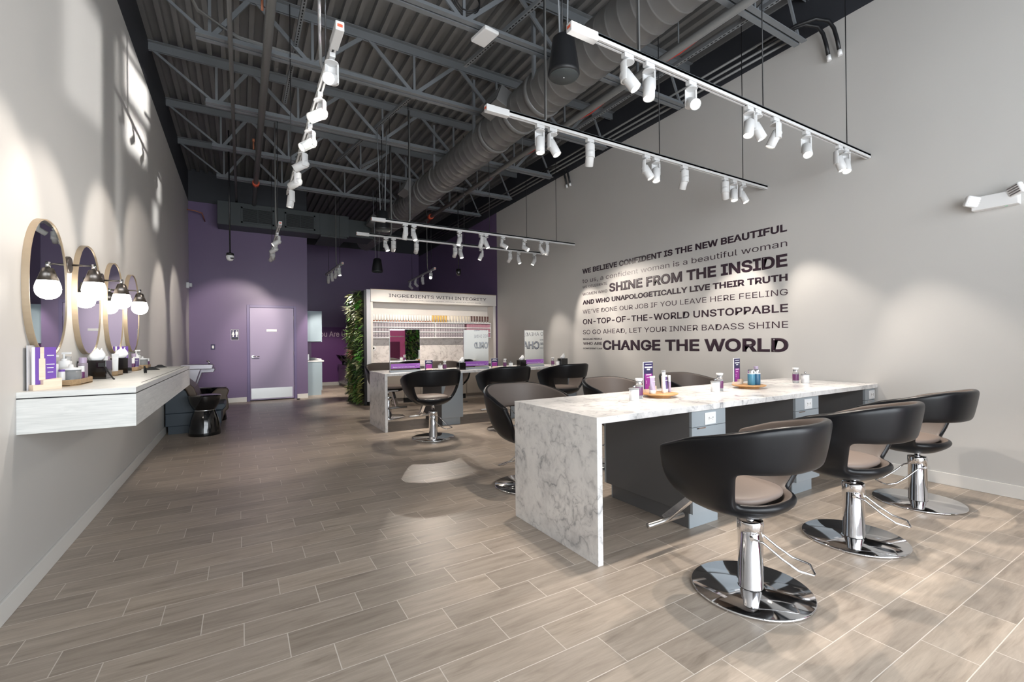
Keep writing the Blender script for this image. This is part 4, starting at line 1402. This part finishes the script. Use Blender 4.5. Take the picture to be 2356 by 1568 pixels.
pump_bottle((2.588, 2.475, Z), 'plum-labelled bottle beside the leftmost jar on the near table', gb)
jar((3.456, 2.442, Z), 'white lidded jar between the two turntables on the near table', gj)
pump_bottle((3.535, 2.455, Z), 'plum-labelled bottle behind the jar between the two turntables', gb)
jar((4.88, 2.435, Z), 'white lidded jar nearest the right wall on the near table', gj)
pump_bottle((4.79, 2.48, Z), 'plum-labelled bottle beside the jar nearest the right wall', gb)
def turntable(loc, label):
    t = thing('turntable', label, 'turntable', loc, 0, 'wooden turntables')
    spin(MB(), [(0, 0), (0.085, 0), (0.085, 0.016), (0, 0.016)], n=40).build('foot', M['wood_tray'], t)
    spin(MB(), [(0, 0.016), (0.128, 0.018), (0.140, 0.024), (0.142, 0.029), (0.138, 0.031), (0, 0.030)], n=56).build('tray', M['wood_tray'], t)
TT1, TT2 = (2.80, 2.47), (3.965, 2.46)
turntable((*TT1, Z), 'round wooden turntable on the near table, left one with tubes and a sign')
turntable((*TT2, Z), 'round wooden turntable on the near table, right one with teal bottles and a sign')
zt = Z + 0.0305
def squeeze_tube(loc, label, mt, w=0.026, h=0.125, rz=0.0):
    t = thing('squeeze_tube', label, 'tube', loc, rz, 'products on the left turntable')
    spin(MB(), [(0, 0), (w * 0.95, 0), (w * 0.95, 0.026), (w * 0.9, 0.028), (0, 0.028)], n=24).build('cap', M['white'], t)
    m = MB(); prev = None
    for q in range(9):
        f = q / 8
        R_ = m.ring(Vector((0, 0, 0.028 + (h - 0.028) * f)), Vector((1, 0, 0)), Vector((0, 1, 0)), w * (0.88 + 0.14 * f), 24, w * (0.88 * (1 - f) + 0.08))
        if prev:
            m.bridge(prev, R_)
        prev = R_
    m.bm.faces.new(prev)
    b = m.build('tube_body', mt, t)
    MB().box(-w * 1.03, w * 1.03, -0.003, 0.003, h - 0.004, h + 0.010).build('crimp', M['white'], t)
    bars(t, [(-w * 0.45, h * 0.74, w * 1.0, 0.0035), (-w * 0.2, h * 0.40, w * 0.7, 0.003), (-w * 0.2, h * 0.33, w * 0.7, 0.002)], M['white'], -w * 0.62)
    return t
squeeze_tube((TT1[0] - 0.085, TT1[1] - 0.01, zt), 'pale mauve squeeze tube at the left of the left turntable', M['mauve'])
squeeze_tube((TT1[0] + 0.02, TT1[1] - 0.03, zt), 'slim white squeeze tube in the middle of the left turntable', M['tissue'], 0.016, 0.150)
squeeze_tube((TT1[0] + 0.072, TT1[1] + 0.005, zt), 'dark violet squeeze tube at the right of the left turntable', M['violet_dark'])
def bottle(loc, label, mt, r, h, capm, caph, group, rz=0.0, capr=None, band=None, fl=1.0):
    t = thing('bottle', label, 'bottle', loc, rz, group)
    cr = r * 0.92 if capr is None else capr
    spin(MB(), [(0, 0), (r * 0.96, 0), (r, 0.003), (r, h - 0.004), (r * 0.94, h), (0, h)], n=26, sy=fl).build('bottle_body', mt, t)
    spin(MB(), [(cr, h), (cr, h + caph - 0.002), (cr * 0.95, h + caph), (0, h + caph)], n=24, sy=fl).build('cap', capm, t)
    if band:
        spin(MB(), [(r + 0.0004, h * band[0]), (r + 0.0007, h * band[0] + 0.0005), (r + 0.0007, h * band[1]), (r + 0.0004, h * band[1] + 0.0005)], n=26, sy=fl).build('label_band', band[2], t)
    return t
bottle((TT1[0] + 0.105, TT1[1] + 0.045, zt), 'tall clear-capped white bottle at the back of the left turntable', M['white'], 0.018, 0.125, M['clear'], 0.045, 'products on the left turntable')
bottle((TT1[0] + 0.112, TT1[1] - 0.005, zt), 'slim lilac pump bottle at the right edge of the left turntable', M['mauve'], 0.011, 0.082, M['white'], 0.05, 'products on the left turntable')
bottle((TT2[0] + 0.006, TT2[1] - 0.02, zt), 'light teal bottle with silver cap on the right turntable', M['blue_bottle'], 0.031, 0.105, M['chrome'], 0.034, 'bottles on the right turntable', band=(0.93, 1.0, M['white']))
bottle((TT2[0] + 0.064, TT2[1] - 0.035, zt), 'deep teal bottle with silver cap on the right turntable', M['blue_dark'], 0.031, 0.105, M['chrome'], 0.034, 'bottles on the right turntable', band=(0.93, 1.0, M['white']))
bottle((TT2[0] + 0.112, TT2[1] + 0.0, zt), 'tall mauve bottle at the right edge of the right turntable', M['mauve_grey'], 0.020, 0.135, M['mauve'], 0.03, 'bottles on the right turntable', capr=0.0195, band=(0.40, 0.46, M['white']))
def brochure(loc, label, rz=0.0):
    t = sign_card((loc[0], loc[1], loc[2] + 0.005), label, 0.105, 0.235, 'offer', rz)
    MB().prism([(-0.055, -0.005), (0.065, -0.005), (0.065, 0.042), (0.0, 0.042), (0.0, 0.02), (-0.055, 0.02)], 'y', -0.03, 0.012).build('wood_stand', M['wood_block'], t, bevel=0.001)
    bars(t, [(-0.034, 0.212, 0.068, 0.005)], M['white'])
    bars(t, [(-0.042, 0.187, 0.084, 0.010), (-0.018, 0.170, 0.036, 0.010)], M['white'])
    bars(t, [(-0.026, 0.128, 0.006, 0.010), (-0.015, 0.130, 0.045, 0.006), (-0.02, 0.11, 0.03, 0.004), (-0.026, 0.08, 0.008, 0.006), (-0.026, 0.066, 0.008, 0.006)], M['pink_letter'])
    return t
brochure((TT1[0] - 0.030, TT1[1] + 0.085, zt), 'navy and magenta price sign standing on the left turntable')
brochure((TT2[0] - 0.045, TT2[1] + 0.090, zt), 'navy and magenta price sign standing on the right turntable', 0.1)

# far marble table: station mirrors, tissue boxes, cards
def station_mirror(x0, x1, label):
    t = thing('station_mirror', label, 'mirror', ((x0 + x1) / 2, 6.86, TZ), 0, 'standing mirrors on the far table')
    w = x1 - x0
    MB().box(-w / 2, w / 2, -0.03, 0.03, 0, 0.028).build('base', M['cab_front'], t, bevel=0.002)
    MB().box(-w / 2, w / 2, -0.009, 0.009, 0.028, 0.655).build('mirror_frame', M['brushed'], t, bevel=0.001)
    MB().box(-w / 2 + 0.004, w / 2 - 0.004, -0.0105, -0.009, 0.032, 0.651).build('mirror_glass', M['mirror'], t)
    b = MB().box(-w / 2 + 0.015, w / 2 - 0.006, -0.0125, -0.0105, 0.055, 0.128).build('banner', M['violet_band'], t)
    text('Members Save Up to 20% on Takeaway!', 'banner_line', M['white'], b, (-w / 2 + 0.045, -0.0128, 0.070), (1, 0, 0), (0, 0, 1), w * 0.72, 0.020, 0.01, 0.0)
    c = MB()
    c.lathe([(0.020, 0), (0.022, 0), (0.022, 0.0006), (0.020, 0.0006)], n=24)
    for v in c.bm.verts:
        v.co = Vector((w / 2 - 0.037 + v.co.x, -0.0126 - v.co.z, 0.092 + v.co.y))
    c.build('banner_mark', M['pink_letter'], b)
station_mirror(1.925, 2.40, 'standing mirror on the far table reflecting pink, leftmost of three')
station_mirror(3.150, 3.61, 'standing mirror on the far table, middle of three, reversed word in it')
station_mirror(4.335, 4.745, 'standing mirror on the far table nearest the right wall')
def tissue_box(loc, label, s_=0.125, rz=0.0, group='black tissue boxes', h=None):
    h = s_ if h is None else h
    t = thing('tissue_box', label, 'tissue box', loc, rz, group)
    MB().box(-s_ / 2, s_ / 2, -s_ / 2, s_ / 2, 0, h).build('box', M['black_gloss'], t, bevel=0.003)
    MB().lathe([(0, 0), (0.04, 0), (0.04, 0.0015), (0, 0.0015)], (0, 0, h), n=24, sx=1.1, sy=0.6).build('opening', M['void'], t)
    rr = random.Random(int(loc[1] * 100 + loc[0] * 7))
    m = MB(); prev = None
    for q in range(8):
        f = q / 7
        R_ = []
        for k in range(18):
            a = 2 * PI * k / 18
            w = (0.026 + 0.026 * math.sin(PI * min(1, f * 1.15)) * (1 - 0.35 * f)) * (1 + 0.28 * math.sin(3 * a + 2 * f + rr.random() * 0.4))
            R_.append(m.bm.verts.new((w * math.cos(a) * (1 - 0.5 * f * f) + 0.025 * f * f, w * 0.55 * math.sin(a) * (1 - 0.55 * f), h - 0.004 + 0.085 * f + 0.012 * f * math.sin(2 * a + 1))))
        if prev:
            m.bridge(prev, R_)
        prev = R_
    m.bm.faces.new(prev)
    m.build('tissue', M['tissue'], t, smooth=True)
    return t
tissue_box((3.085, 6.82, TZ), 'black tissue box at the left foot of the middle standing mirror', 0.115)
tissue_box((4.27, 6.86, TZ), 'black tissue box at the left foot of the rightmost standing mirror', 0.125)
tissue_box((5.12, 6.78, TZ), 'black tissue box on the far table beside the right wall', 0.135)
def qcard(loc, label):
    t = sign_card((loc[0], loc[1], loc[2] + 0.006), label, 0.13, 0.165, 'offer', 0.0)
    MB().prism([(-0.055, -0.006), (0.055, -0.006), (0.055, 0.03), (-0.04, 0.03), (-0.055, 0.012)], 'y', -0.03, 0.012).build('wood_stand', M['wood_block'], t, bevel=0.001)
    bars(t, [(-0.035, 0.140, 0.07, 0.009), (-0.045, 0.122, 0.09, 0.009)], M['white'])
    bars(t, [(-0.03, 0.092, 0.06, 0.004)], M['pink_letter'])
    return t
qcard((2.565, 6.92, TZ), 'small navy and magenta card right of the leftmost standing mirror')
qcard((3.735, 6.88, TZ), 'small navy and magenta card right of the middle standing mirror')
jar((2.745, 6.88, TZ), 'white lidded jar between the first and second standing mirrors', gj)
pump_bottle((2.83, 6.90, TZ), 'plum-labelled bottle between the first and second standing mirrors', gb)
pump_bottle((3.955, 6.90, TZ), 'plum-labelled bottle between the second and third standing mirrors', gb)
jar((4.015, 6.80, TZ), 'white lidded jar between the second and third standing mirrors', gj)
pump_bottle((4.965, 6.88, TZ), 'plum-labelled bottle right of the rightmost standing mirror', gb)
jar((5.02, 6.80, TZ), 'white lidded jar right of the rightmost standing mirror', gj)

# ------------------------------------------------------------------ floating vanity on the left wall
VX, VY0, VY1, VZ = -0.500, 3.215, 6.24, 1.056
t = thing('floating_vanity', 'pale wood floating vanity shelf along the left wall under oval mirrors', 'vanity', (XL, VY0, VZ))
MB().box(0, VX - XL, 0, VY1 - VY0, -0.030, 0).build('countertop', M['vanity'], t, bevel=0.001)
MB().box(0, VX - XL - 0.006, 0.004, VY1 - VY0 - 0.004, -0.036, -0.030).build('shadow_gap', M['gap'], t)
MB().box(0, VX - XL, 0, VY1 - VY0, -0.212, -0.036).build('front_box', M['vanity'], t, bevel=0.001)
MB().box(0.43, 0.436, 0.4, 2.8, 0.0, 0.0008).build('cable_slot', M['gap'], t)
# oval mirrors
om = None
for k, y in enumerate((3.585, 4.385, 5.180, 5.930)):
    lab = 'oval wall mirror over the vanity, %s from the camera' % ordinal(k + 1)
    if om is None:
        om = thing('oval_mirror', lab, 'mirror', (XL, y, 1.615), 0, 'oval vanity mirrors')
        def ellip(x, a, b_, n_=72):
            out = []
            for q in range(n_):
                an = 2 * PI * q / n_
                c_, s_ = math.cos(an), math.sin(an)
                out.append(Vector((x, a * math.copysign(abs(c_) ** 0.88, c_), b_ * math.copysign(abs(s_) ** 0.88, s_))))
            return out
        m = MB()
        loops = [[m.bm.verts.new(p) for p in ellip(*e)] for e in ((0.0, 0.303, 0.388), (0.030, 0.303, 0.388), (0.030, 0.296, 0.381), (0.023, 0.296, 0.381))]
        for a, b_ in zip(loops[:-1], loops[1:]):
            m.bridge(a, b_, smooth=False)
        m.build('frame', M['bronze'], om)
        m = MB(); m.bm.faces.new([m.bm.verts.new(p) for p in ellip(0.025, 0.2955, 0.3805)]); m.build('mirror_glass', M['mirror'], om)
        m = MB()
        loops = [[m.bm.verts.new(p) for p in ellip(*e)] for e in ((0.0, 0.29, 0.37), (0.023, 0.29, 0.37))]
        m.bridge(loops[0], loops[1]); m.build('backing', M['black'], om)
    else:
        dup(om, (XL, y, 1.615), 0, lab)
sc = None
for k, y in enumerate((3.985, 4.785, 5.555)):
    lab = 'wall sconce with metal cone and glowing globe, %s from the camera' % ordinal(k + 1)
    if sc is None:
        sc = thing('wall_sconce', lab, 'sconce', (XL, y, 1.81), 0, 'vanity wall sconces')
        m = MB(); m.cyl((0, 0, 0), (0.022, 0, 0), 0.054, 36); m.build('wall_plate', M['gunmetal'], sc, bevel=0.004)
        MB().cyl((0.028, 0, 0.0), (0.135, 0, 0.0), 0.0065, 12).build('arm', M['gunmetal'], sc)
        MB().lathe([(0, 0.012), (0.012, 0.012), (0.012, -0.026), (0, -0.026)], (0.135, 0, 0), n=20).build('socket', M['chrome'], sc)
        MB().lathe([(0.0, -0.024), (0.024, -0.026), (0.028, -0.030), (0.053, -0.108), (0.051, -0.108), (0.025, -0.032)], (0.135, 0, 0), n=36).build('cone_shade', M['gunmetal'], sc)
        MB().lathe([(0.0515, -0.108), (0.060, -0.135), (0.0635, -0.158), (0.061, -0.182), (0.051, -0.203), (0.034, -0.218), (0.014, -0.225), (0, -0.226)], (0.135, 0, 0), n=36).build('globe', M['globe'], sc)
    else:
        dup(sc, (XL, y, 1.81), 0, lab)

# things on the vanity
def flyer(loc, label, rz=0.0, w=0.105, h=0.245):
    t = thing('flyer_stand', label, 'sign', loc, rz, 'lilac flyers on the vanity')
    MB().box(-w / 2, w / 2, -0.004, 0.004, 0.012, h).build('frame', M['white'], t, bevel=0.001)
    MB().box(-w / 2 + 0.012, w / 2, -0.006, -0.004, 0.012, h).build('card', M['purple_card'], t)
    tb = MB(); tb.box(-0.024, 0.003, -0.0075, -0.006, 0.05, 0.165); tb.box(-0.019, -0.002, -0.0075, -0.006, 0.165, 0.225)
    tb.build('pictured_tube', M['wood_block'], t, bevel=0.002)
    bars(t, [(0.010, 0.178, 0.030, 0.005), (0.006, 0.131, 0.036, 0.004), (0.010, 0.113, 0.028, 0.003), (0.012, 0.089, 0.024, 0.004)], M['white'])
    MB().prism([(-0.06, 0), (0.062, 0), (0.062, 0.058), (-0.018, 0.052), (-0.018, 0.028), (-0.06, 0.028)], 'y', -0.03, 0.014).build('wood_stand', M['wood_block'], t, bevel=0.001)
flyer((-0.905, 3.36, VZ), 'lilac flyer in a pale stand at the near end of the vanity', 0.75, 0.10, 0.225)
flyer((-0.91, 5.22, VZ), 'lilac flyer in a stand at the far half of the vanity', 0.75, 0.10, 0.225)
MB_p = MB().box(0, 0.004, -0.055, 0.055, 0, 0.235).build('grey_card', M['unit_grey'], loc=(XL + 0.012, 3.36, VZ))
tag(MB_p, 'plain grey card leaning on the wall behind the nearest lilac flyer', 'card')
def octray(loc, label, sx=0.10, sy=0.20):
    t = thing('tray', label, 'tray', loc, 0, 'tan trays on the vanity')
    k = 0.38
    out = [(sx, -sy * (1 - k)), (sx, sy * (1 - k)), (sx * (1 - k), sy), (-sx * (1 - k), sy), (-sx, sy * (1 - k)), (-sx, -sy * (1 - k)), (-sx * (1 - k), -sy), (sx * (1 - k), -sy)]
    inn = [(a * 0.93, b_ * 0.96) for a, b_ in out]
    m = MB()
    m.prism(out, 'z', 0, 0.008)
    m.build('tray_floor', M['tan_tray'], t)
    m = MB()
    lo = [[m.bm.verts.new((a, b_, z)) for a, b_ in q] for q, z in ((out, 0.004), (out, 0.036), (inn, 0.036), (inn, 0.006))]
    for a, b_ in zip(lo[:-1], lo[1:]):
        m.bridge(a, b_, smooth=False)
    m.build('rim', M['tan_tray'], t)
TR = ((-0.885, 3.72), (-0.89, 4.64), (-0.89, 5.42), (-0.895, 5.98))
for k, (x, y) in enumerate(TR):
    octray((x, y, VZ), 'tan eight-sided tray of products on the vanity, %s from the camera' % ordinal(k + 1), 0.073, 0.20 if k == 0 else 0.15)
def pump(loc, label, mt, r, h, group, rz=0.0):
    t = bottle(loc, label, mt, r, h, M['white'], 0.012, group, rz, r * 0.5)
    m = MB(); m.cyl((0, 0, h + 0.012), (0, 0, h + 0.04), 0.006, 10); m.box(-0.010, 0.034, -0.008, 0.008, h + 0.038, h + 0.050)
    m.build('pump_head', M['white'], t, bevel=0.002)
    return t
def cotton_jar(loc, label, r=0.045, h=0.085):
    t = thing('cotton_jar', label, 'jar', loc, 0, 'clear jars on the vanity')
    MB().lathe([(0, 0), (r, 0), (r + 0.001, 0.004), (r + 0.001, h), (r - 0.002, h), (r - 0.003, 0.006), (0, 0.006)], n=30).build('glass', M['clear'], t)
    MB().lathe([(0, 0.008), (r - 0.005, 0.01), (r - 0.005, h - 0.014), (r * 0.6, h - 0.004), (0, h - 0.008)], n=24).build('cotton', M['tissue'], t)
    MB().lathe([(r + 0.003, h), (r + 0.003, h + 0.010), (0.012, h + 0.014), (0.010, h + 0.03), (0, h + 0.032)], n=30).build('lid', M['white'], t)
gv = 'products on the first vanity tray'
zq = VZ + 0.008
x, y = TR[0]
cotton_jar((x + 0.018, y - 0.07, zq), 'clear jar of white cotton on the nearest vanity tray', 0.044, 0.082)
bottle((x - 0.005, y - 0.14, zq), 'small white bottle with sky-blue base on the nearest vanity tray', M['white'], 0.015, 0.075, M['purple_card'], 0.012, gv, band=(0.05, 0.35, M['sky_blue']))
bottle((x + 0.045, y + 0.01, zq), 'plum bottle with white cap on the nearest vanity tray', M['plum_liquid'], 0.016, 0.065, M['white'], 0.035, gv)
bottle((x + 0.032, y + 0.10, zq), 'mauve squared bottle at the right of the nearest vanity tray', M['mauve_grey'], 0.024, 0.115, M['mauve'], 0.035, gv, capr=0.019)
pump((x - 0.03, y + 0.0, zq), 'tall white pump bottle on the nearest vanity tray', M['tissue'], 0.028, 0.135, gv)
pump((x - 0.045, y - 0.13, zq), 'white pump bottle by the wall on the nearest vanity tray', M['white'], 0.024, 0.12, gv, 1.2)
bottle((x - 0.035, y + 0.08, zq), 'white bottle with rose label at the back of the nearest vanity tray', M['white'], 0.022, 0.13, M['clear'], 0.03, gv, band=(0.45, 0.75, M['magenta_card']))
def power_box(loc, label, sx, sy, h):
    t = tissue_box(loc, label, sy, 0, 'black tissue boxes', h)
    for ch in t.children:
        if ch.name.startswith('box'):
            ch.scale = (sx / sy, 1, 1)
    return t
pb = power_box((-0.887, 4.26, VZ), 'black tissue box on the vanity nearest the camera', 0.15, 0.16, 0.128)
pb = power_box((-0.887, 5.00, VZ), 'black tissue box on the vanity farther from the camera', 0.14, 0.16, 0.128)
cb = MB(); cb.tube([(-0.85, 4.175, VZ + 0.105), (-0.815, 4.16, VZ + 0.085), (-0.785, 4.15, VZ + 0.03), (-0.76, 4.10, VZ + 0.006), (-0.74, 4.02, VZ + 0.006)], 0.005, 8); cb.box(-0.85, -0.815, 4.155, 4.179, VZ + 0.085, VZ + 0.112)
tag(cb.build('charger_cable', M['rubber']), 'black cable and plug hanging from the nearest vanity tissue box', 'cable')
gv = 'products on the second vanity tray'
x, y = TR[1]
squeeze = squeeze_tube((x + 0.05, y - 0.04, zq), 'white squeeze tube on the second vanity tray', M['tissue'], 0.020, 0.150)
squeeze['group'] = gv
bottle((x + 0.0, y - 0.07, zq), 'white small-necked bottle on the second vanity tray', M['white'], 0.024, 0.11, M['white'], 0.035, gv, capr=0.013)
bottle((x - 0.02, y + 0.05, zq), 'mauve box-like bottle on the second vanity tray', M['mauve_grey'], 0.024, 0.12, M['mauve'], 0.02, gv)
gv = 'products on the third vanity tray'
x, y = TR[2]
bottle((x + 0.03, y - 0.03, zq), 'plum bottle with white cap on the third vanity tray', M['plum_liquid'], 0.016, 0.06, M['white'], 0.05, gv)
sq = squeeze_tube((x + 0.045, y + 0.03, zq), 'violet squeeze tube on the third vanity tray', M['violet_dark'], 0.022, 0.11); sq['group'] = gv
bottle((x + 0.02, y + 0.075, zq), 'mauve bottle at the far end of the third vanity tray', M['mauve_grey'], 0.022, 0.115, M['mauve'], 0.035, gv, capr=0.018)
bottle((x - 0.03, y - 0.07, zq), 'white dropper bottle on the third vanity tray', M['white'], 0.02, 0.10, M['white'], 0.04, gv, capr=0.011)
gv = 'products on the farthest vanity tray'
x, y = TR[3]
cotton_jar((x + 0.02, y - 0.02, zq), 'clear jar of white cotton on the farthest vanity tray', 0.044, 0.082)
pump((x - 0.02, y - 0.08, zq), 'white pump bottle on the farthest vanity tray', M['tissue'], 0.03, 0.13, gv)
bottle((x - 0.03, y + 0.04, zq), 'white square-shouldered bottle on the farthest vanity tray', M['white'], 0.03, 0.125, M['clear'], 0.03, gv, band=(0.3, 0.6, M['mauve']))
bottle((x + 0.05, y + 0.075, zq), 'plum bottle with white cap on the farthest vanity tray', M['plum_liquid'], 0.016, 0.06, M['white'], 0.03, gv)
o = MB()
for k, r_ in enumerate((0.026, 0.018)):
    o.tube([(0.01 * k, r_ * 0.5 * math.sin(a), 0.006 + r_ * (1 - math.cos(a))) for a in [2 * PI * q / 20 for q in range(21)]], 0.005, 8)
tag(o.build('cable_loop', M['rubber'], loc=(-0.69, 4.80, VZ)), 'black cable looped up out of the vanity slot', 'cable')
for k, (x, y, lab) in enumerate(((-0.73, 5.45, 'dark cable grommet flap raised on the vanity, nearer one'), (-0.74, 6.02, 'dark cable grommet flap raised on the vanity, farther one'))):
    o = MB().prism([(-0.06, 0), (0.06, 0), (0.012, 0.028), (-0.012, 0.028)], 'y', -0.03, 0.03)
    tag(o.build('grommet_flap', M['gap'], loc=(x, y, VZ)), lab, 'grommet')

# ------------------------------------------------------------------ drinking fountain, stools, lounge chair at the back left
t = thing('drinking_fountain', 'two-level steel drinking fountain on the left wall past the vanity', 'drinking fountain', (XL, 10.3, 0.0))
MB().prism([(0, 0.93), (0.49, 0.925), (0.505, 0.90), (0.49, 0.84), (0.0, 0.84)], 'y', 0, 0.42).build('upper_basin', M['fountain'], t, bevel=0.008)
MB().prism([(0, 0.84), (0.30, 0.84), (0.16, 0.38), (0.0, 0.40)], 'y', 0.04, 0.38).build('apron', M['fountain'], t, bevel=0.004)
MB().prism([(0, 0.84), (0.50, 0.835), (0.515, 0.81), (0.49, 0.755), (0.30, 0.75), (0.17, 0.36), (0.10, 0.36), (0.0, 0.75)], 'y', 0.45, 0.85).build('lower_basin', M['fountain'], t, bevel=0.008)
MB().tube([(0.44, 0.08, 0.92), (0.44, 0.08, 0.97), (0.425, 0.09, 0.995), (0.40, 0.10, 0.985)], 0.016, 12).build('bubbler', M['chrome'], t)
st = None
for k, (x, y, lab) in enumerate(((-0.462, 7.93, 'glossy black hourglass drum stool nearest the camera'), (-0.42, 9.35, 'glossy black hourglass drum stool standing farther back'))):
    if st is None:
        st = thing('drum_stool', lab, 'stool', (x, y, 0), 0, 'black drum stools')
        MB().lathe([(0, 0.0), (0.196, 0.0), (0.20, 0.01), (0.197, 0.05), (0.172, 0.22), (0.132, 0.348), (0.128, 0.352)], n=48).build('lower_body', M['black_gloss'], st)
        MB().lathe([(0.128, 0.350), (0.134, 0.356), (0.128, 0.362)], n=48).build('waist_ring', M['chrome'], st)
        MB().lathe([(0.128, 0.360), (0.150, 0.39), (0.185, 0.46), (0.20, 0.53), (0.203, 0.56)], n=48).build('upper_body', M['black_gloss'], st)
        MB().lathe([(0.203, 0.56), (0.200, 0.568), (0, 0.568)], n=48).build('top', M['black_gloss'], st)
    else:
        dup(st, (x, y, 0), 0, lab)
t = thing('lounge_chair', 'low slate and brown lounge chair by the left wall behind the stool', 'chair', (XL + 0.02, 8.17, 0))
MB().box(0.03, 0.66, 0.03, 0.80, 0, 0.115).build('plinth', M['slate'], t)
MB().box(0, 0.68, 0, 0.82, 0.115, 0.30).build('base', M['slate'], t, bevel=0.008)
m = MB(); m.prism([(0.0, 0.30), (0.36, 0.30), (0.24, 0.62), (0.0, 0.80)], 'y', 0, 0.06); m.build('side_panel', M['slate'], t, bevel=0.008)
m = MB(); m.prism([(0.0, 0.30), (0.36, 0.30), (0.24, 0.62), (0.0, 0.80)], 'y', 0.76, 0.82); m.build('side_panel', M['slate'], t, bevel=0.008)
m = MB(); m.prism([(0.36, 0.33), (0.44, 0.36), (0.34, 0.66), (0.14, 0.86), (0.06, 0.86), (0.24, 0.62)], 'y', 0.06, 0.76); m.build('backrest', M['brown_leather'], t, bevel=0.02, seg=3)
m = MB(); m.prism([(0.30, 0.30), (0.70, 0.30), (0.74, 0.35), (0.72, 0.40), (0.36, 0.38)], 'y', 0.06, 0.76); m.build('seat', M['slate'], t, bevel=0.015, seg=3)
m = MB(); m.prism([(0.50, 0.20), (0.66, 0.03), (0.72, 0.20), (0.76, 0.24), (0.755, 0.34), (0.74, 0.45), (0.765, 0.53), (0.745, 0.58), (0.60, 0.58), (0.52, 0.50)], 'y', 0.70, 0.82); m.build('arm', M['brown_leather'], t, bevel=0.02, seg=3)

# ------------------------------------------------------------------ shop display behind the camera, seen in the first standing mirror
t = thing('poster_display', 'pink poster display with white lettering behind the camera, seen in a mirror', 'display', (3.93, -0.75, 0))
MB().box(0, 0.62, 0, 0.04, 0.35, 1.72).build('poster', M['pink_poster'], t)
MB().box(0.12, 0.44, 0.04, 0.07, 0.55, 1.35).build('pictured_box', M['maroon'], t)
text('colorwonder', 'lettering', M['white'], t, (0.585, 0.042, 1.50), (-1, 0, 0), (0, 0, 1), 0.54, 0.065, 0.02, 0.0)
MB().box(0.05, 0.1, 0.0, 0.04, 0, 0.35).build('leg', M['black'], t)
MB().box(0.52, 0.57, 0.0, 0.04, 0, 0.35).build('leg', M['black'], t)
t = thing('plant_screen', 'green plant screen behind the camera beside the pink poster', 'plant screen', (4.56, -0.75, 0))
MB().box(0, 0.58, -0.05, 0, 0, 2.3).build('backing', M['black'], t)
m = MB()
for k in range(420):
    L = rnd.uniform(0.10, 0.2)
    leaf(m.bm, Vector((rnd.uniform(0.02, 0.56), 0.0, rnd.uniform(0.05, 2.25))), Vector((rnd.uniform(-.7, .7), 1, rnd.uniform(-.7, .7))), Vector((rnd.uniform(-.4, .4), 0.3, 1)), L, L * 0.2, rnd.choice((0, 1, 1, 3, 4)), 0.3)
o = m.build('foliage', GREENS, t); o['kind'] = 'stuff'
